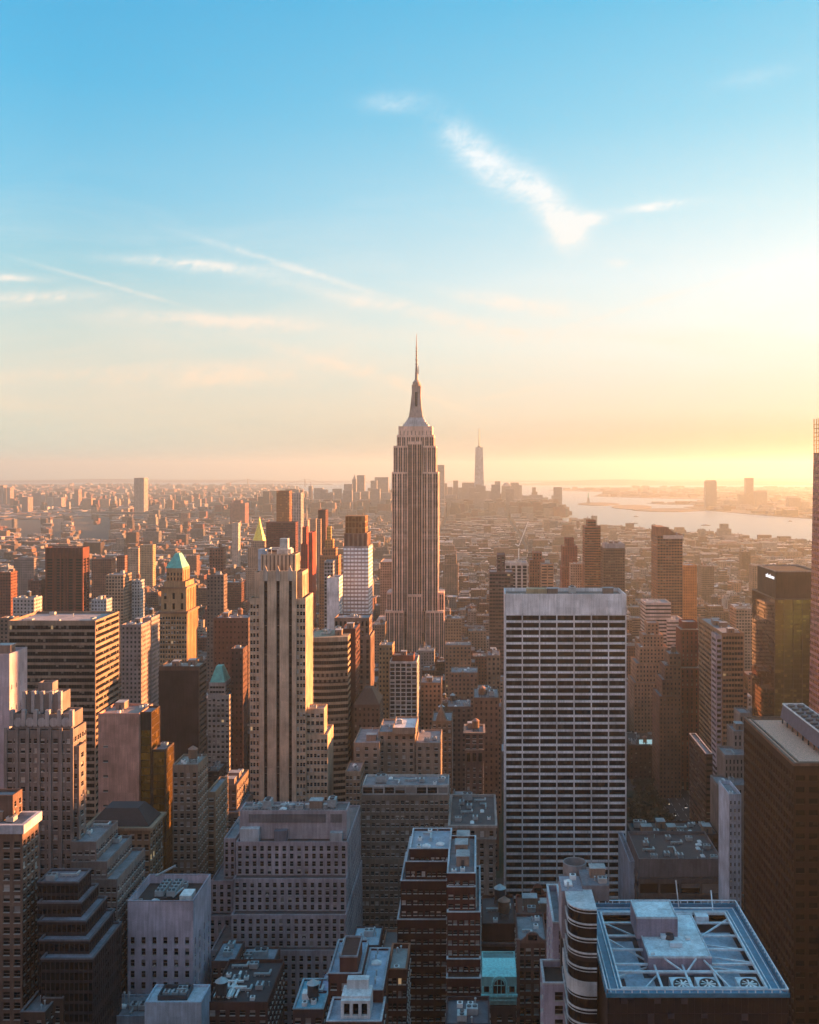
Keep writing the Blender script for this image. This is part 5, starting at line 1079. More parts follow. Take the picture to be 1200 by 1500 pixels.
EXTRA = [(0, 5, 711, 7400, 60, (.35, .27, .25), 'pale pencil tower on the far shore by the picture edge'), (10, 15, 714, 7400, 60, (.35, .27, .25), 'second, shorter pencil tower on the far shore'), (109, 115, 717, 7000, 60, (.35, .24, .2), 'lone thin brown tower above hazy housing slabs'),
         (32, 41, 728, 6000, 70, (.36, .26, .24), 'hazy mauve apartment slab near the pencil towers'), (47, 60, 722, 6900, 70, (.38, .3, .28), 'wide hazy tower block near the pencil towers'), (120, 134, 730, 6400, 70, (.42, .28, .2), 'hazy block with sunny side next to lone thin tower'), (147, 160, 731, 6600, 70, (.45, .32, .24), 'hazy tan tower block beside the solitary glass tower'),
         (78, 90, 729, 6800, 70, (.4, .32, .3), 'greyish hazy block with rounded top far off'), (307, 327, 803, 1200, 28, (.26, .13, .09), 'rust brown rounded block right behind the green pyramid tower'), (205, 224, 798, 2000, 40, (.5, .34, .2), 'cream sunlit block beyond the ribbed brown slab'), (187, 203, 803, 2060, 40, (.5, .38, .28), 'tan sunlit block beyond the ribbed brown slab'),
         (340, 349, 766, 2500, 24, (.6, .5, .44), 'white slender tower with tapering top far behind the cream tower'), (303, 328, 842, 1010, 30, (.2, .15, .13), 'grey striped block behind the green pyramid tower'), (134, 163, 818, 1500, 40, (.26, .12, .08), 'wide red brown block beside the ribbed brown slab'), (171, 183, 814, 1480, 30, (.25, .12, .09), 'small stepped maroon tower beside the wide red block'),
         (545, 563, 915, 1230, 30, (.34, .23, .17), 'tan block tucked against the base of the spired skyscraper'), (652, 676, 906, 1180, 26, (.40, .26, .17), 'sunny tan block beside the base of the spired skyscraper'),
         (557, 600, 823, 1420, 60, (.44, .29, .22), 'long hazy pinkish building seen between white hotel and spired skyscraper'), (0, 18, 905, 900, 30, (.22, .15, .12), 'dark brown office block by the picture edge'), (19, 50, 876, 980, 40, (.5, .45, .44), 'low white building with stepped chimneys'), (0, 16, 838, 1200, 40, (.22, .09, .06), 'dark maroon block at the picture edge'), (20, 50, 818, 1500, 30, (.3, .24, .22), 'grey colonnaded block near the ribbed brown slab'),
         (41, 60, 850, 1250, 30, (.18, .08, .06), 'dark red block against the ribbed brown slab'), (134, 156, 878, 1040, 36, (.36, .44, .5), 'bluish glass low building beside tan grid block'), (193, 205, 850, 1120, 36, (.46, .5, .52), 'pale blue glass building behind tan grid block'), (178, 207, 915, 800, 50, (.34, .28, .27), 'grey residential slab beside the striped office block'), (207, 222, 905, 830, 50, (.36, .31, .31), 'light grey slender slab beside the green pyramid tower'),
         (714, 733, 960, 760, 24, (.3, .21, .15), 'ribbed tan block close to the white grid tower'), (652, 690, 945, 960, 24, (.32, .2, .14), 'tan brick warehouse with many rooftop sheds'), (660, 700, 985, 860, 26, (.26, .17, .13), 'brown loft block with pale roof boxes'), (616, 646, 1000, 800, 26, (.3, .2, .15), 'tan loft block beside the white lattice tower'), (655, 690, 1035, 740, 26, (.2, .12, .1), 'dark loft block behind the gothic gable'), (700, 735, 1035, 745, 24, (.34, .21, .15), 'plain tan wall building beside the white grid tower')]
for (a, b, y, D, dep, c, lab) in EXTRA:
    if D < 2100 and b < 560: dep = max(10, dep * .45)
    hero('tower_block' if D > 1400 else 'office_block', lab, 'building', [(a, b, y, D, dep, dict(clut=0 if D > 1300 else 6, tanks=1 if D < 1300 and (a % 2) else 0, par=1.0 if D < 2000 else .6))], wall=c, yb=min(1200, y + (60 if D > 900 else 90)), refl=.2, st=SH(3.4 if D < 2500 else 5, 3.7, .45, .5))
# ================================================================== THE SPIRED SKYSCRAPER
DE = 1290.0; ecx = X(606.7, DE)
es = empty('spired_skyscraper', (ecx, DE, 0), 'tall stepped limestone skyscraper with spire and antenna rising above the whole city', 'skyscraper')
HERO.append((571, 643, 600, 948, DE, ecx - 34, ecx + 34, DE, DE + 60)); HERO.append((564, 651, 893, 948, DE, ecx - 40, ecx + 40, DE, DE + 60))
def ez(v): return Z(480 + v * .32, DE)
def ew(u0, u1): return X(540 + u0 * .32, DE) - ecx, X(540 + u1 * .32, DE) - ecx
m = MB(); g = MB(); ECOL = (.88, .61, .49, .1)
def eblock(u0, u1, v0, v1, y0, y1, n, wf=.5, top=2.5, dark=(.13, .07, .06, .2), mb=m, rec=.7, cu=None):
    a, b = ew(u0, u1); mb.c = ECOL; mb.w = (.5, .6, .1)
    z1, z0 = ez(v0), ez(v1); bw = (b - a) / n
    st_ = dict(k='g', bay=bw, fl=None, cu=cu or ((.5 - wf/2, .5 + wf/2),), rv=(0, 1), top=top, rec=rec, bot=0, gfl=3.75, gw=(.98, .58))
    for (p0, U, L) in (((a, y0), (1, 0), b - a), ((b, y0), (0, 1), y1 - y0), ((b, y1), (-1, 0), b - a), ((a, y1), (0, -1), y1 - y0)):
        s_ = dict(st_); s_['bay'] = L / max(1, round(L / bw)); facade(mb, g, [], p0, U, L, z0, z1, s_, None, dark, .3)
    mb.mat = 0; mb.face([(a, y0, z1), (b, y0, z1), (b, y1, z1), (a, y1, z1)])
CU2 = ((.16, .44), (.56, .84))
eblock(135, 290, 450, 492, 7, 40, 9, .3, 6, cu=((.42, .58),))
eblock(128, 298, 490, 545, 5, 42, 8, .5, 3, cu=CU2)
eblock(113, 178, 540, 665, 3, 44, 3, .5, 2.5, cu=CU2); eblock(248, 308, 540, 665, 3, 44, 3, .5, 2.5, cu=CU2)
eblock(106, 178, 660, 1300, 1.2, 46, 3, .5, 2.5, cu=CU2); eblock(243, 318, 660, 1300, 1.2, 46, 3, .5, 2.5, cu=CU2)
eblock(178, 243, 520, 1225, 3.8, 41, 3, .6, 4, (.10, .035, .035, .4), cu=((.12, .46), (.54, .88)))
eblock(178, 243, 1222, 1520, 1.0, 41, 3, .5, 3, cu=CU2)
eblock(80, 345, 1215, 1400, 6, 44, 11, .5, 2.5, cu=CU2)
eblock(76, 160, 1296, 1700, -2, 48, 4, .5, 2.5, cu=CU2); eblock(262, 345, 1296, 1700, -2, 48, 4, .5, 2.5, cu=CU2); eblock(160, 262, 1500, 1700, .5, 44, 3, .5, 2.5, cu=CU2)
eblock(32, 388, 1345, 1740, 8, 52, 14, .5, 2.5, cu=CU2)
m.build('wall', [M_WALL, M_FAC], es); g.build('glazing', M_FAC, es)
m = MB(); m.c = (.60, .62, .66, 0); cy0 = 23
def ering(u0, u1, v0, v1, dd): a, b = ew(u0, u1); m.box(a, b, cy0 - dd, cy0 + dd, ez(v1), ez(v0))
ering(155, 272, 440, 450, 15); ering(163, 264, 430, 440, 13); ering(170, 256, 418, 430, 11); ering(176, 250, 408, 418, 9); m.build('observation_deck', M_WALL, es)
m = MB(); m.c = (.46, .36, .32, .2)
prof = [(180, 246, 408), (186, 240, 370), (190, 237, 335), (194, 235, 300), (194, 235, 262)]
for (a0, b0, v0), (a1, b1, v1) in zip(prof, prof[1:]):
    xa, xb = ew(a0, b0); xc, xd = ew(a1, b1); h0, h1 = (xb - xa) / 2, (xd - xc) / 2; mx_ = (xa + xb) / 2
    P0 = [(mx_ - h0, cy0 - h0), (mx_ + h0, cy0 - h0), (mx_ + h0, cy0 + h0), (mx_ - h0, cy0 + h0)]; P1 = [(mx_ - h1, cy0 - h1), (mx_ + h1, cy0 - h1), (mx_ + h1, cy0 + h1), (mx_ - h1, cy0 + h1)]
    for i in range(4): j = (i+1) % 4; m.face([(*P0[i], ez(v0)), (*P0[j], ez(v0)), (*P1[j], ez(v1)), (*P1[i], ez(v1))])
mx_ = sum(ew(194, 235)) / 2
m.build('mast', M_WALL, es)
m = MB(); m.c = (.62, .60, .62, 0); h_ = 1.2
m.box(mx_ - 1.6, mx_ + 1.6, cy0 - 7.4, cy0 - 5.0, ez(408), ez(290)); m.build('mast_window', G_DARK[0], es)
m = MB(); m.c = (.5, .38, .33, 0); m.cyl(mx_, cy0, 6.4, ez(270), ez(255), 16); m.cyl(mx_, cy0, 5.2, ez(255), ez(243), 16); m.cyl(mx_, cy0, 5.0, ez(243), ez(232), 16, 2.6); m.build('mast_cap', M_WALL, es)
m = MB(); m.cyl(mx_, cy0, 2.2, ez(232), ez(196), 10, 1.9); m.cyl(mx_, cy0, 1.7, ez(196), ez(165), 8, 1.3); m.cyl(mx_, cy0, 1.1, ez(165), ez(100), 8, .9); m.cyl(mx_, cy0, .8, ez(100), ez(18), 8, .25)
for v in (185, 160, 140, 120, 100, 85): m.cyl(mx_, cy0, 2.0 if v > 130 else 1.4, ez(v), ez(v) + 1.0, 8)
m.box(mx_ + 2.4, mx_ + 3.2, cy0 - .4, cy0 + .4, ez(205), ez(168)); m.box(mx_ + 1, mx_ + 3, cy0 - .3, cy0 + .3, ez(190), ez(188)); m.build('antenna', make_plain('antenna_steel', (.28, .22, .20), .6, .2), es)
m = MB(); rr_ = random.Random(4)
for i in range(16):
    a, b = ew(150, 276); x_ = a + (b - a) * i / 15; m.box(x_ - .12, x_ + .12, cy0 - 15, cy0 - 14.7, ez(440), ez(440) + rr_.uniform(1.5, 6))
m.build('aerial', M_DMET, es)

# ================================================================== DOWNTOWN AND FAR SHORE TOWERS
def far(name, lab, px0, px1, yt, D, dep, c, cat='skyscraper', group='hazy towers of the far skyline', **k):
    return hero(name, lab, cat, [(px0, px1, yt, D, dep, dict(clut=0, par=.3))], wall=c, yb=731, refl=.5, st=SH(6, 4.2, .7, .6), group=group, **k)
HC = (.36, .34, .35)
ow = empty('tapering_glass_tower', (X(702, 6100), 6100, 0), 'tallest tapering pale glass tower with mast in the far skyline', 'skyscraper')
HERO.append((694, 710, 655, 745, 6100, X(694, 6100), X(710, 6100), 6100, 6170))
m = MB(); m.c = (.46, .54, .62, .5); m.w = (.6, .5, .5); hw_ = 33; zb_, zt_ = 50, Z(655, 6100)
sq_ = [(-hw_, 0), (hw_, 0), (hw_, 2*hw_), (-hw_, 2*hw_)]; h2_ = 23; tp = [(-h2_, hw_ - h2_), (h2_, hw_ - h2_), (h2_, hw_ + h2_), (-h2_, hw_ + h2_)]
m.prism(sq_, 0, zb_, (8, 5))
for i in range(4):
    j = (i+1) % 4; m.face([(*sq_[i], zb_), (*sq_[j], zb_), (*tp[j], zt_), (*tp[i], zt_)], [(0, 0), (8, 0), (8, 80), (0, 80)])
m.face([(*q, zt_) for q in tp]); m.build('curtain_wall', M_FAC, ow); m = MB(); m.cyl(0, hw_, 10, zt_, zt_ + 8, 10); m.cyl(0, hw_, 4.5, zt_ + 8, Z(627, 6100), 6, 1.5); m.build('mast', M_DMET, ow)
FT = [(452, 457, 712, 6300, 'slender tower with thin spire at the start of the downtown cluster'), (460, 473, 715, 6500, 'broad flat tower next to the thin-spired one'), (487, 500, 716, 6400, 'blocky tower with stepped shoulders'), (504, 516, 709, 6200, 'tower leaning on the pointed-roof one'), (516, 522, 702, 6300, 'downtown tower with pointed roof'), (523, 534, 696, 6250, 'rippled tall tower next to the pointed roof'),
      (543, 552, 704, 6500, 'medium tower with rounded shoulder'), (549, 569, 699, 6600, 'wide boxy tower with rooftop aerial'), (536, 545, 720, 6000, 'short block between two tall downtown towers'), (556, 573, 722, 6000, 'low wide block close to the spired skyscraper'), (640, 651, 681, 6050, 'tall pale tower peeping out beside the spired skyscraper'), (650, 655, 708, 6200, 'narrow tower stuck to the tall pale one'),
      (656, 663, 714, 6300, 'short slim tower'), (664, 671, 704, 6350, 'slim tower standing alone before the tapering tower'), (677, 695, 707, 6400, 'wide square tower touching the tapering glass one'), (711, 719, 719, 6400, 'tower with curved top beside the tapering one'), (725, 733, 705, 6600, 'slim dark tower beyond the tapering one'), (735, 750, 712, 6650, 'tower with domed roof'), (748, 760, 707, 6700, 'square tower beside the domed one'),
      (764, 778, 726, 6500, 'round-topped block near the harbour'), (776, 795, 725, 6450, 'wide block near the harbour'), (795, 803, 738, 6400, 'low block next to the wide harbour block'), (807, 815, 734, 6300, 'last slim tower before the open harbour')]
for i, (a, b, y, D, lab) in enumerate(FT):
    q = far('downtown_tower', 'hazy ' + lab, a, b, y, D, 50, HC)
    if 'pointed' in lab and 'next' not in lab and 'leaning' not in lab or 'thin spire' in lab or 'domed' in lab and 'beside' not in lab:
        w2 = (X(b, D) - X(a, D)) / 2; mm = MB(); mm.c = HC + (.3,); mm.cyl(0, 25, w2 * (.95 if 'spire' not in lab else .3), Z(y, D), Z(y - (7 if 'domed' not in lab else 5), D), 8, .5 if 'domed' not in lab else w2 * .4); mm.build('spire', M_WALL, q[0])
rf_ = random.Random(12)
for i in range(62):
    a_ = rf_.uniform(466, 812); w_ = rf_.uniform(7, 17)
    if 566 < a_ + w_ / 2 < 646: continue
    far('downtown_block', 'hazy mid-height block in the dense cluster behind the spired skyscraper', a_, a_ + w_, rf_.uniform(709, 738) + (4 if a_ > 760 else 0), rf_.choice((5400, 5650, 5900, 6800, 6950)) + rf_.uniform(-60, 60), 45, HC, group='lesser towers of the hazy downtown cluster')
JC = [(1034, 1050, 706, 6700, 'lone broad tower with rounded top at the river mouth'), (1093, 1104, 700, 6800, 'tallest slim tower on the far river bank'), (1083, 1093, 724, 6800, 'shoulder tower beside the tallest river bank tower'), (1107, 1124, 721, 6700, 'broad round-topped tower on the far river bank'), (1060, 1069, 733, 7000, 'small tower after the lone broad one'), (1074, 1082, 733, 7000, 'second small tower before the tallest one'),
      (1155, 1173, 729, 6000, 'square hazy tower on the far river bank'), (1174, 1186, 735, 6000, 'pale tower touching the square one'), (1124, 1134, 742, 6600, 'low block on the far river bank'), (1048, 1060, 744, 6700, 'low block at the foot of the lone tower')]
for a, b, y, D, lab in JC:
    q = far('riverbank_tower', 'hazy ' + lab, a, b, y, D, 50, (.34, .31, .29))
    if 'round' in lab and 'lone' in lab or 'broad round' in lab: w2 = (X(b, D) - X(a, D)) / 2; mm = MB(); mm.c = (.22, .19, .17, .3); mm.prism([(-w2, 0), (w2, 0), (w2, 50), (-w2, 50)], Z(y, D), Z(y - 2.5, D), None, True, .8, 0, 25); mm.build('crown', M_WALL, q[0])

# ================================================================== GROUND, WATER, SHORES
def sheet(name, poly, z, mat, kind='structure', thick=None):
    m = MB(); m.c = (.2, .16, .14, 0)
    m.face([(x, y, z) for x, y in poly])
    if thick:
        n = len(poly)
        for i in range(n): a, b = poly[i], poly[(i+1) % n]; m.face([(a[0], a[1], z - thick), (b[0], b[1], z - thick), (b[0], b[1], z), (a[0], a[1], z)])
    o = m.build(name, mat); o['kind'] = kind; return o
M_WATER, t, b = newmat('water')
b.inputs['Base Color'].default_value = (.14, .24, .26, 1); b.inputs['Roughness'].default_value = .38; b.inputs['IOR'].default_value = 1.33; b.inputs['Specular IOR Level'].default_value = 1.0
gg = t.nodes.new('ShaderNodeNewGeometry'); nn = noise(t, gg.outputs['Position'], .012, 6, .6); bp = t.nodes.new('ShaderNodeBump'); bp.inputs['Strength'].default_value = .25; bp.inputs['Distance'].default_value = 4
t.links.new(nn.s, bp.inputs['Height']); t.links.new(bp.outputs[0], b.inputs['Normal'])
M_GROUND = make_plain('asphalt_ground', (.045, .04, .04), .9, 0, .4, scale=.02)
M_LAND = make_plain('far_land', (.11, .095, .08), .95, 0, .5, scale=.0022)
RH = 23800
disc = [(RH * math.sin(R(a)), RH * math.cos(R(a))) for a in range(60, -61, -2)] + [(-RH, -1500), (RH, -1500)]
disc = disc[::-1]
def carea(p): return sum(p[i][0] * p[(i+1) % len(p)][1] - p[(i+1) % len(p)][0] * p[i][1] for i in range(len(p)))
def up(p): return p if carea(p) > 0 else p[::-1]
sheet('water', up(disc), -3.0, M_WATER)
MANH = [(-2400, -1500), (2100, -1500), (1950, 1800), (1500, 2700), (1123, 3357), (820, 3850), (512, 4321), (430, 5200), (560, 5900), (520, 6600), (360, 7050), (40, 7350), (-420, 7300), (-900, 6900), (-1250, 6250), (-1900, 5500), (-2500, 5000), (-2700, 4000), (-2300, 2500), (-2100, 1000)]
sheet('ground', up(MANH), 0, M_GROUND, thick=3.1)
BKN = [(-14000, -500), (-2330, 1500), (-2330, 2520), (-2730, 4010), (-2520, 5020), (-1960, 5560), (-1720, 5900), (-1560, 6600), (-1450, 7300), (-1350, 8200), (-1750, 9300), (-1650, 10400), (-2500, 11200), (-2300, 13000), (-2900, 15500), (-4200, 17000), (-9000, 18500), (-15000, 17500)]
sheet('far_shore', up(BKN), 0, M_LAND, thick=3.1)
NJ = [(2500, 2500), (1900, 5000), (1640, 5700), (1480, 6400), (1450, 6900), (1800, 7300), (1400, 7450), (1330, 7700), (1900, 8000), (2000, 8700), (1400, 9300), (1150, 9700), (1500, 11500), (900, 12500), (1900, 14500), (14000, 16000), (14000, 1500)]
sheet('river_bank', up(NJ), 0, M_LAND, thick=3.1)
def island(name, lab, px0, px1, y0, y1):
    pts = []
    n = 14; Dn, Df = F * (CZ + 1) / (y1 - EY), F * (CZ + 1) / (y0 - EY); rr = random.Random(name)
    for i in range(n):
        a = 2 * math.pi * i / n; Dm = (Dn + Df) / 2 + (Df - Dn) / 2 * math.sin(a) * rr.uniform(.8, 1.1); pts.append((X((px0 + px1) / 2 + (px1 - px0) / 2 * math.cos(a), Dm), Dm))
    o = sheet(name, up(pts), 1.5, M_LAND, thick=5); return o
island('island', '', 846, 908, 736.5, 740.5); island('island', '', 896, 955, 740, 746); island('island', '', 926, 1036, 745, 749.5)
ISL = [(850, 906, 738), (898, 953, 742), (930, 1034, 746.5)]
# hills: low ridge beyond the bay
def ridge(name, x0, x1, D, h, seed, dep=1500, base=-3):
    m = MB(); rr = random.Random(seed); n = 60; ph = [rr.uniform(0, 6) for _ in range(4)]
    def H(u): return h * max(.05, min(1, 4 * u, 4 * (1 - u))) * (.7 + .2 * math.sin(u * 9 + ph[0]) + .1 * math.sin(u * 23 + ph[1]))
    for i in range(n):
        a, b = i / n, (i + 1) / n; xa, xb = x0 + (x1 - x0) * a, x0 + (x1 - x0) * b
        m.face([(xa, D, base), (xb, D, base), (xb, D + dep * .5, H(b)), (xa, D + dep * .5, H(a))]); m.face([(xa, D + dep * .5, H(a)), (xb, D + dep * .5, H(b)), (xb, D + dep, base), (xa, D + dep, base)])
    o = m.build(name, M_LAND); o['kind'] = 'structure'
ridge('hills', X(755, 16500), X(1260, 16500), 16500, 95, 2, 2500); ridge('hills', X(-200, 20000), X(560, 20000), 20000, 60, 5, 2500)
ridge('hills', X(640, 21000), X(1600, 21000), 20500, 70, 9, 2500)
# statue on its island
sD = F * (CZ + 1) / (738.5 - EY); st_ = empty('statue', (X(862, sD), sD, 1.5), 'tiny hazy statue with raised arm on its island pedestal', 'statue')
m = MB(); m.c = (.3, .28, .26, 0); m.prism([(-22, -22), (22, -22), (22, 22), (-22, 22)], 0, 12, None, True, .8); m.prism([(-10, -10), (10, -10), (10, 10), (-10, 10)], 12, 46, None, True, .7); m.build('pedestal', M_WALL, st_)
m = MB(); m.cyl(0, 0, 6, 46, 72, 8, 4); m.cyl(0, 0, 4, 72, 80, 8, 3); m.cyl(0, 0, 2.2, 80, 85, 8); m.bar((3, 0, 76), (7, 0, 92), 2.2); m.cyl(7, 0, 1.6, 92, 96, 6, .3); m.build('statue_figure', M_COPPER, st_)
# boats
for (px, py, L, lab) in ((703, 0, 0, ''),):
    pass
BO = [(932, 757, 26, 'small pale ferry farthest out in the bay'), (929, 767, 40, 'wide ferry crossing mid river'), (1034, 770, 44, 'ferry near the middle of the river by the lone tower'), (958, 769, 20, 'tiny boat mid river beside the wide ferry'), (1158, 764, 22, 'tiny boat by the far bank')]
for px, py, L, lab in BO:
    D = F * (CZ + 3) / (py - EY); bt = empty('boat', (X(px, D), D, -3), lab, 'boat', 'boats on the river'); m = MB()
    h = L / 2; pol = [(-h, -4), (h * .7, -4), (h, 0), (h * .7, 4), (-h, 4)]; m.prism(pol, -.4, 3); m.build('hull', M_DMET, bt); m = MB(); m.box(-h * .7, h * .4, -3, 3, 3, 7); m.box(-h * .3, h * .2, -2, 2, 7, 9.5); m.build('cabin', M_WHITE, bt)
# suspension bridge on the horizon
BD = 15000.0; br = empty('suspension_bridge', (X(405, BD), BD, -3), 'faint suspension bridge with two towers on the horizon', 'bridge')
zt_, zd_ = Z(701.5, BD) + 3, Z(709.5, BD) + 3
for px in (363, 447):
    x_ = X(px, BD) - X(405, BD); m = MB()
    for s in (-14, 14): m.box(x_ - 6, x_ + 6, s - 8, s + 8, -5, zt_)
    m.box(x_ - 6, x_ + 6, -6, 6, zt_ - 12, zt_ - 2, True); m.build('bridge_tower', M_DMET, br)
xa, xb = X(363, BD) - X(405, BD), X(447, BD) - X(405, BD)
m = MB(); m.box(xa - 420, xb + 420, -14, 14, zd_ - 4, zd_ + 4, True); m.build('deck', M_DMET, br)
for s in (-14, 14):
    m = MB(); n = 24
    for i in range(n):
        f0, f1 = i / n * 2 - 1, (i + 1) / n * 2 - 1; m.bar((xa + (xb - xa) * i / n, s, zd_ + 5 + (zt_ - zd_ - 5) * f0 * f0), (xa + (xb - xa) * (i + 1) / n, s, zd_ + 5 + (zt_ - zd_ - 5) * f1 * f1), 3)
    m.bar((xa, s, zt_), (xa - 400, s, zd_), 3); m.bar((xb, s, zt_), (xb + 400, s, zd_), 3); m.build('cable', M_DMET, br)
wb_ = empty('river_bridge', (X(300, 5100), 5100, -3), 'long flat bridge deck crossing the river before the hazy housing', 'bridge')
m = MB(); m.box(-560, 250, -12, 12, 36, 44, True); m.build('deck', M_DMET, wb_)
for x_ in (-400, -60, 200): m = MB(); m.box(x_ - 7, x_ + 7, -10, 10, -2, 36); m.build('bridge_pier', M_DMET, wb_)

# ================================================================== CITY FILL
rnd = random.Random(21)
HERO.append((922, 1034, 1150, 1222, 636, 0, 0, -10, -10))
def pip(x, y, P_):
    c = False; j = len(P_) - 1
    for i in range(len(P_)):
        if (P_[i][1] > y) != (P_[j][1] > y) and x < (P_[j][0] - P_[i][0]) * (y - P_[i][1]) / (P_[j][1] - P_[i][1]) + P_[i][0]: c = not c
        j = i
    return c
PAL = [((.30, .17, .12), 'brown brick', 3), ((.38, .27, .20), 'tan brick', 3), ((.24, .10, .075), 'red brick', 3), ((.44, .36, .30), 'cream stone', 2), ((.30, .28, .28), 'grey concrete', 2), ((.56, .52, .50), 'whitewashed', 1.6), ((.13, .09, .08), 'dark brick', 2), ((.40, .22, .14), 'rust brick', 2)]
PW = [p[2] for p in PAL]
LOTS = []          # x0,x1,y0,y1,h,pal,seed
AV = [-2300, -2050, -1800, -1560, -1330, -1130, -930, -740, -590, -440, -295, -158, 158, 430, 705, 985, 1260, 1540, 1800, 2100]
hg = [(h[5] - 3, h[6] + 3, h[7] - 2, h[8] + 3) for h in HERO]
PARK = (-158 + 170, 143, 628, 800)
def clash(x0, x1, y0, y1):
    for a in hg:
        if x0 < a[1] and x1 > a[0] and y0 < a[3] and y1 > a[2]: return True
    return False
def cap(x0, x1, y0, y1):
    D = y0; p0, p1 = VX + F * min(x0 / y0, x0 / y1), VX + F * max(x1 / y0, x1 / y1); mz = 1e9
    for h in HERO:
        if h[4] > D and p1 > h[0] + 1 and p0 < h[1] - 1: mz = min(mz, Z(h[3], D))
    return mz
row = 0; y = 228.0
# unseen blocks added for shade, round and behind the viewpoint (the viewer stands on the roof of the middle one)
for yy in range(-560, 200, 80):
    for xx in range(-520, 600, 70):
        if yy > -60 and abs(xx) < 140 + max(0, yy) * .5: continue
        hh = rnd.uniform(90, 215) if rnd.random() > .05 else rnd.uniform(40, 90)
        LOTS.append((xx, xx + rnd.uniform(40, 56), yy, yy + rnd.uniform(45, 62), hh, rnd.choices(range(len(PAL)), PW)[0], rnd.random()))
LOTS.append((-42, 42, -110, -9, 252, 3, .4))
while y < 7400:
    dep = 62.0
    for k in range(len(AV) - 1):
        a, b = AV[k] + 13, AV[k+1] - 13
        lim = 0.52 * (y + 60) + 60
        if a > .37 * (y + 80) + 420 or b < -lim: continue
        for part in ((y, y + dep / 2 - 1), (y + dep / 2 + 1, y + dep)):
            x = a
            big = y > 2400
            while x < b - 6:
                w = rnd.uniform(11, 30) if not big else rnd.uniform(22, 50)
                if y > 4200: w = rnd.uniform(30, 70)
                w = min(w, b - x)
                x0, x1 = x + .15, x + w - .15; x += w
                y0, y1 = part[0], part[1] - rnd.uniform(0, 9)
                cxm, cym = (x0 + x1) / 2, (y0 + y1) / 2
                if not pip(cxm, cym, MANH): continue
                if PARK[0] < x1 and x0 < PARK[1] and PARK[2] < y1 and y0 < PARK[3]: continue
                r = rnd.random()
                if y < 950: h = rnd.choice((24, 30, 38, 45, 52, 60, 70)) * rnd.uniform(.85, 1.15)
                elif y < 1800: h = rnd.choice((18, 24, 30, 38, 48)) * rnd.uniform(.8, 1.2) * (1.9 if r > .9 else 1)
                elif y < 3200: h = rnd.choice((14, 17, 21, 26, 34)) * rnd.uniform(.8, 1.2) * (2.0 if r > .965 else 1)
                elif y < 5000: h = rnd.choice((13, 17, 21, 26)) * rnd.uniform(.8, 1.2) * (2.4 if r > .95 else 1)
                elif y > 5300 and -1200 < cxm < 450: h = rnd.choice((50, 70, 90, 120)) * rnd.uniform(.8, 1.2)
                else: h = rnd.choice((22, 35, 50, 75)) * rnd.uniform(.8, 1.25) * (1.7 if r > .9 and -1000 < cxm < 450 else 1) * (1.0 if -1400 < cxm < 500 else .5)
                if cxm > .345 * y + 45 and y < 600: h = rnd.uniform(165, 215)
                elif cxm > .345 * y + 45 and y < 760: h = rnd.uniform(60, 110)     # unseen towers west of the frame, heights set to shade the near city
                if clash(x0, x1, y0, y1): continue
                cz = cap(x0, x1, y0, y1)
                if cz < 8: continue
                h = min(h, cz * rnd.uniform(.8, .99)) if cz < h else h
                LOTS.append((x0, x1, y0, y1, h, rnd.choices(range(len(PAL)), PW)[0], rnd.random()))
    y += 80.4
# other shores: loose blocks
def scatter(n, xa, xb, ya, yb, poly, hs, wmin, wmax):
    for _ in range(n):
        u = rnd.random(); y0 = ya + (yb - ya) * u ** 1.3; x0 = rnd.uniform(max(xa, -.56 * y0 - 100), min(xb, .42 * y0 + 100)); w = rnd.uniform(wmin, wmax); d = rnd.uniform(wmin, wmax)
        if not (pip(x0, y0, poly) and pip(x0 + w, y0 + d, poly)) or clash(x0, x0 + w, y0, y0 + d): continue
        h = rnd.choice(hs) * rnd.uniform(.7, 1.3); cz = cap(x0, x0 + w, y0, y0 + d)
        LOTS.append((x0, x0 + w, y0, y0 + d, min(h, max(6, cz)), rnd.choices(range(len(PAL)), PW)[0], rnd.random()))
scatter(5200, -9000, 0, 4500, 15500, BKN, (9, 10, 12, 14, 18, 24, 42), 30, 110)
scatter(260, -4000, -1500, 5600, 9000, BKN, (40, 50, 60, 70), 20, 40)
scatter(1300, 900, 6000, 5000, 14000, NJ, (9, 12, 14, 20, 30), 30, 120)
# what of it does the photograph show: paint everything from far to near at half size
import numpy as np
idb = np.full((750, 600), -1, np.int32)
items = [(l[2], i, l) for i, l in enumerate(LOTS) if l[2] > 220] + [(h[4], -2, h) for h in HERO]
items.sort(key=lambda q: -q[0])
for D, i, l in items:
    if i == -2: a, b_, yt = l[0], l[1], l[2]
    else: a, b_ = VX + F * l[0] / l[2], VX + F * l[1] / l[2]; yt = EY + F * (CZ - l[4]) / l[2]
    ia, ib = max(0, int(a / 2)), min(600, int(b_ / 2) + 1); iy = max(0, int(yt / 2))
    if ib <= ia or iy >= 750: continue
    yb_ = 750
    if i != -2: yr = int((EY + F * (CZ - l[4]) / l[3]) / 2); iy = max(0, min(iy, yr))
    idb[iy:yb_, ia:ib] = i if i >= 0 else -2
ids, cnt = np.unique(idb, return_counts=True)
vis = sorted([(c, i) for i, c in zip(ids, cnt) if i >= 0], reverse=True)
top = [i for c, i in vis[:290]]
topset = set(top)
anchor = [(q[0] + q[1], q[4], None) for q in HERO]
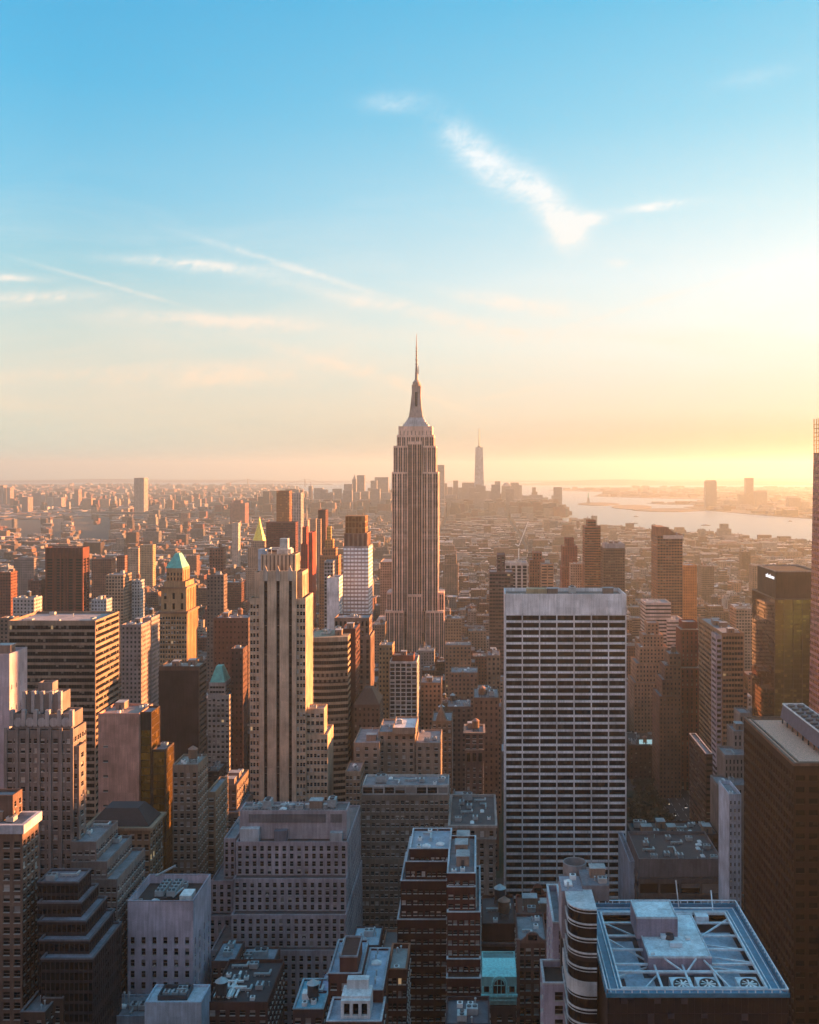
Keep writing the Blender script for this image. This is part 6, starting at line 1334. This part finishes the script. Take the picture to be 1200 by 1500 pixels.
ANCH = [('green pyramid tower', 254, 760), ('ribbed brown slab', 99, 1250), ('cream tower with black stripes', 412, 545), ('white grid tower', 828, 520), ('spired skyscraper', 607, 1290), ('white lattice tower', 590, 762), ('gothic gabled block', 647, 640), ('slender loggia tower', 695, 566), ('olive glass tower', 1150, 600), ('banded corner tower', 1058, 700), ('red pier tower', 1010, 806), ('sloping-roofed slab', 981, 1150), ('cream banded block', 964, 950),
        ('tan grid block', 168, 1100), ('striped office block', 76, 560), ('white gridded hotel', 522, 1000), ('curved banded block', 482, 640), ('stepped grey block', 428, 420), ('art deco tower', 57, 420), ('gilded pyramid tower', 378, 1950), ('brown residential river tower', 868, 1300), ('stepped red tower', 835, 1400), ('louvred low building', 995, 468), ('dark red slab', 412, 1600), ('flat-crowned block', 271, 450), ('mansard-roofed block', 320, 700), ('slate grey block', 735, 960), ('grey-capped tower', 900, 1260), ('brick setback tower', 680, 330), ('solitary far tower', 204, 5500), ('mauve shore block', 348, 4300)]
ORD = ['', 'second ', 'third ', 'fourth ', 'fifth ', 'sixth ', 'seventh ', 'eighth ', 'ninth ', 'tenth ', 'eleventh ', 'twelfth ', 'thirteenth ', 'fourteenth ']
seen = {}
def lot_mesh(m, l, windows=True):
    x0, x1, y0, y1, h, p, sd = l
    c = PAL[p][0]; k = .42 + .55 * sd; col = tuple(min(.8, q * k) for q in c); m.c = col + (.15,)
    r = random.Random(sd); fl = 3.6; bay = r.choice((2.6, 3.2, 3.8, 4.4)); far_ = y0 > 3000
    m.w = (r.choice((.38, .45, .52, .7)), r.choice((.42, .5, .55)), sd)
    if r.random() < .08: m.w = (.97, .45, sd)
    tiers = [(x0, x1, y0, y1, 0, h)]
    if h > 32 and r.random() < .55 and x1 - x0 > 12:
        h1 = h * r.uniform(.65, .88); i1 = (x1 - x0) * r.uniform(.08, .2); i2 = (y1 - y0) * r.uniform(.05, .2); tiers = [(x0, x1, y0, y1, 0, h1), (x0 + i1, x1 - i1, y0 + i2, y1 - i2 * .5, h1, h)]
    return tiers, col, bay, fl, r
def add_lot(m, rf, l, detail):
    tiers, col, bay, fl, r = lot_mesh(m, l); roofc = r.choice([(.10, .09, .09), (.16, .15, .15), (.28, .27, .27), (.5, .5, .52), (.2, .12, .09), (.13, .13, .14)])
    for (a, b, c, d, z0, z1) in tiers:
        P4 = [(a, c), (b, c), (b, d), (a, d)]; pb = 1.0 if detail else 0
        m.mat = 1; cellL = (bay, fl)
        for i in range(4):
            p, q = P4[i], P4[(i+1) % 4]; L = math.dist(p, q); cu, cv = max(1, round(L / bay)), max(1, round((z1 - 1.4 - z0) / fl))
            zt_ = max(z0 + .5, z1 - 1.4) if detail else z1
            blank = (i in (1, 3)) and r.random() < .35
            ow_ = m.w
            if blank: m.w = (0, 0, 0)
            m.face([(p[0], p[1], z0), (q[0], q[1], z0), (q[0], q[1], zt_), (p[0], p[1], zt_)], [(0, 0), (cu, 0), (cu, cv), (0, cv)]); m.w = ow_
            if detail: m.mat = 0; m.face([(p[0], p[1], zt_), (q[0], q[1], zt_), (q[0], q[1], z1), (p[0], p[1], z1)]); m.mat = 1
        rf.c = roofc + (0,)
        if detail:
            t_ = .4; m.mat = 0; zr = z1 - .9
            I4 = [(a + t_, c + t_), (b - t_, c + t_), (b - t_, d - t_), (a + t_, d - t_)]
            for i in range(4):
                j = (i + 1) % 4; m.face([(*P4[i], z1), (*P4[j], z1), (*I4[j], z1), (*I4[i], z1)]); m.face([(*I4[j], z1), (*I4[i], z1), (*I4[i], zr), (*I4[j], zr)])
            rf.face([(*q, zr) for q in I4])
        else: rf.face([(*q, z1) for q in P4])
    return tiers[-1], col, r
n_ind = 0
for i in top:
    l = LOTS[i]; x0, x1, y0, y1, h, p, sd = l
    px = VX + F * (x0 + x1) / 2 / y0; D = y0
    an = min(ANCH, key=lambda q: abs(q[1] - px) / 60 + abs(math.log(q[2] / D)) * 2.2)
    rel = 'beyond' if D > an[2] * 1.1 else ('in front of' if D < an[2] * .9 else 'beside')
    size = 'low' if h < 24 else ('mid-rise' if h < 55 else 'tall')
    shape = ('broad', 'narrow')[(x1 - x0) < 18]
    key = (an[0], rel, PAL[p][1], size, shape); seen[key] = seen.get(key, -1) + 1
    o_ = ORD[min(13, seen[key])]
    lab = f"{o_}{shape} {size} {PAL[p][1]} building {rel} the {an[0]}"
    root = empty('city_building', ((x0 + x1) / 2, y0, 0), lab, 'building', 'ordinary buildings of the city blocks')
    cxm = (x0 + x1) / 2; l2 = (x0 - cxm, x1 - cxm, 0, y1 - y0, h, p, sd); m, rf = MB(), MB()
    # real windows on the nearer ones
    tr, col, r = add_lot(m, rf, l2, True)
    m.build('wall', [M_WALL, M_FAC], root); rf.build('roof', M_ROOF, root)
    if D < 2600: clutter(root, tr[0] + .8, tr[1] - .8, tr[2] + .8, tr[3] - .8, tr[5] - .9, 5 if D < 1500 else 3, random.Random(sd), 1 if sd < .35 else 0, .8)
m, rf = MB(False), MB(False)
for i, l in enumerate(LOTS):
    if i in topset: continue
    if l[2] < 2600 and (i in set()) : continue
    tr, col, r = add_lot(m, rf, l, l[2] < 1600)
    if l[2] < 4500:
        c_ = m.c; w_ = m.w; m.mat = 0
        for _ in range(2 if l[2] > 2500 else 4):            # bulkheads and roof sheds
            if tr[1] - tr[0] < 6 or tr[3] - tr[2] < 6: break
            a = r.uniform(tr[0] + 1, tr[1] - 4.5); b = r.uniform(tr[2] + 1, tr[3] - 4.5); q = r.choice([.2, .35, .6, .12]); m.c = (q, q * .97, q * .95, 0)
            m.box(a, a + r.uniform(1.5, 4.5), b, b + r.uniform(1.5, 4.5), tr[5] - .9 if l[2] < 1600 else tr[5], tr[5] + r.uniform(.8, 3.6))
        if r.random() < .22 and tr[1] - tr[0] > 7: a = r.uniform(tr[0] + 2.5, tr[1] - 2.5); b = (tr[2] + tr[3]) / 2; m.c = (.12, .08, .06, 0); m.cyl(a, b, 2, tr[5] + 1.5, tr[5] + 5, 8); m.cyl(a, b, 2.2, tr[5] + 5, tr[5] + 6.3, 8, .1)
        m.c = c_; m.w = w_
o = m.build('distant_city_blocks', [M_WALL, M_FAC]); o['kind'] = 'stuff'; o['label'] = 'endless hazy blocks of small buildings filling the city floor'; o['category'] = 'city blocks'
o = rf.build('distant_rooftops', M_ROOF); o['kind'] = 'stuff'; o['label'] = 'flat rooftops of the endless hazy city blocks'; o['category'] = 'rooftops'
print('LOTS', len(LOTS), 'faces', len(m.f), 'hero', len(HERO), 'visible', len(vis), [c for c, i in vis[:290:40]])
# pier sheds along the far river edge: tree masses
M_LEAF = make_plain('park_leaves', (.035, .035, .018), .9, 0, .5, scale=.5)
def foliage_mesh(seed, r, n, size):
    rr = random.Random(seed); m = MB(False); blobs = [(rr.uniform(-.6, .6) * r, rr.uniform(-.6, .6) * r, rr.uniform(.5, 1.5) * r, rr.uniform(.35, .6) * r) for _ in range(9)]
    for _ in range(n):
        bl = rr.choice(blobs); a, b = rr.uniform(0, 6.28), math.acos(rr.uniform(-1, 1)); q = bl[3] * rr.uniform(.7, 1.05)
        c = (bl[0] + q * math.sin(b) * math.cos(a), bl[1] + q * math.sin(b) * math.sin(a), bl[2] + q * math.cos(b) * .8)
        u = [rr.uniform(-1, 1) for _ in range(3)]; v = [rr.uniform(-1, 1) for _ in range(3)]; s = size * rr.uniform(.6, 1.3)
        m.face([tuple(c[k] + s * u[k] for k in range(3)), tuple(c[k] + s * v[k] for k in range(3)), tuple(c[k] - s * u[k] for k in range(3)), tuple(c[k] - s * v[k] for k in range(3))])
    return m.mesh('crown', M_LEAF)
CR = [foliage_mesh(s, 5.5, 420, .8) for s in range(3)]
def _trunk(m):
    m.cyl(0, 0, .45, 0, 5, 7, .3)
    for a in (0, 2.1, 4.2): m.bar((0, 0, 4.2), (2.4 * math.cos(a), 2.4 * math.sin(a), 7.2), .3)
ME_TR = mk(_trunk, 'trunk', M_WOOD)
rp = random.Random(8); k = 0
for gy in range(9):
    for gx in range(7):
        x_, y_ = 62 + gx * 13 + rp.uniform(-4, 4), 640 + gy * 18 + rp.uniform(-5, 5)
        if not (915 < VX + F * x_ / y_ < 1030): continue
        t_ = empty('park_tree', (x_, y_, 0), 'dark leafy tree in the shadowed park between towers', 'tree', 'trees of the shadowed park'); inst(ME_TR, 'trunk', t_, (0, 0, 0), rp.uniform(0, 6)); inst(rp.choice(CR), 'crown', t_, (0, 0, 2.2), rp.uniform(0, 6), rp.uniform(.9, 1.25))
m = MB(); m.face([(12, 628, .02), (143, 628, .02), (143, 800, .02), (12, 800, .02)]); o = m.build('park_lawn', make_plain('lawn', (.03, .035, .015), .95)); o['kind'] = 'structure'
# avenue with traffic
m = MB(); m.face([(146, 300, .03), (170, 300, .03), (170, 1600, .03), (146, 1600, .03)]); o = m.build('road', make_plain('road_asphalt', (.05, .048, .05), .8)); o['kind'] = 'structure'
m = MB(False)
for i in range(100):
    for x_ in (152, 158, 164): m.face([(x_ - .1, 320 + i * 12, .034), (x_ + .1, 320 + i * 12, .034), (x_ + .1, 326 + i * 12, .034), (x_ - .1, 326 + i * 12, .034)])
o = m.build('road_markings', M_WHITE); o['kind'] = 'structure'
m = MB()
for a in (142, 170.5): m.box(a, a + 3.5, 300, 1600, 0, .14)
o = m.build('pavement', make_plain('pavement_stone', (.16, .15, .14), .9)); o['kind'] = 'structure'
def mkcar(col):
    b_ = MB(); b_.prism([(-.9, -2.2), (.9, -2.2), (.9, 2.2), (-.9, 2.2)], .35, .85, None, True, .98, bottom=True); 
    c = MB(); c.prism([(-.8, -1.3), (.8, -1.3), (.8, 1.4), (-.8, 1.4)], .85, 1.45, None, True, .78)
    w = MB()
    for x_ in (-.85, .85):
        for y_ in (-1.4, 1.4):
            pts = [(y_ + .34 * math.cos(a * math.pi / 5), .34 + .34 * math.sin(a * math.pi / 5)) for a in range(10)]; w.face([(x_ * 1.02, p, q) for p, q in pts]); w.face([(x_ * .85, p, q) for p, q in pts][::-1])
            for a in range(10): w.face([(x_ * 1.02, *pts[a]), (x_ * 1.02, *pts[(a+1) % 10]), (x_ * .85, *pts[(a+1) % 10]), (x_ * .85, *pts[a])])
    l = MB()
    for x_ in (-.6, .6): l.box(x_ - .18, x_ + .18, -2.26, -2.19, .55, .75)
    return (b_.mesh('body', make_plain('car_paint', col, .3)), c.mesh('cabin', G_DARK[0]), w.mesh('wheel', M_DMET), l.mesh('headlight', make_plain('headlight', (1, .95, .85), .4, 0, 0, .8)))
CARS = [(mkcar((.6, .4, .04)), 'yellow taxi'), (mkcar((.5, .5, .52)), 'pale car'), (mkcar((.04, .04, .05)), 'black car')]
for i in range(30):
    y_ = 560 + i * 14 + rp.uniform(-4, 4); x_ = rp.choice((149, 155, 161, 167)); pr, nm = rp.choice(CARS)
    c_ = empty('car', (x_, y_, .03), f'{nm} with bright headlights driving up the shadowed avenue', 'car', 'cars on the shadowed avenue')
    for me in pr: inst(me, me.name.split('.')[0], c_, (0, 0, 0))
# tower crane in the haze
cr_ = empty('tower_crane', (X(760, 2600), 2600, 0), 'pale luffing crane leaning up in the orange haze', 'crane')
m = MB(); m.box(-1.5, 1.5, -1.5, 1.5, 0, Z(800, 2600)); m.build('crane_mast', M_WHITE, cr_); m = MB(); m.bar((0, 0, Z(800, 2600)), (X(774, 2600) - X(760, 2600), 0, Z(764, 2600)), 2.2); m.bar((0, 0, Z(800, 2600)), (-9, 0, Z(797, 2600)), 3); m.build('crane_jib', M_WHITE, cr_); m = MB(); m.box(-2, 2, -3, 1, Z(803, 2600), Z(800, 2600), True); m.build('crane_cab', M_DMET, cr_)
# ------------------------------------------------------------------ haze
m = MB(); a = 26000
m.box(-a, a, -1800, a, -6, 470, True)
M_H = bpy.data.materials.new('haze'); M_H.use_nodes = True; t = M_H.node_tree; t.nodes.clear()
pv_ = t.nodes.new('ShaderNodeVolumePrincipled'); pv_.inputs['Color'].default_value = (.77, .95, .99, 1); pv_.inputs['Density'].default_value = HAZE_DENSITY; pv_.inputs['Anisotropy'].default_value = .56
oo = t.nodes.new('ShaderNodeOutputMaterial'); t.links.new(pv_.outputs[0], oo.inputs['Volume'])
hz = m.build('haze', M_H); hz['kind'] = 'stuff'; hz['label'] = 'warm evening haze lying over the whole city'
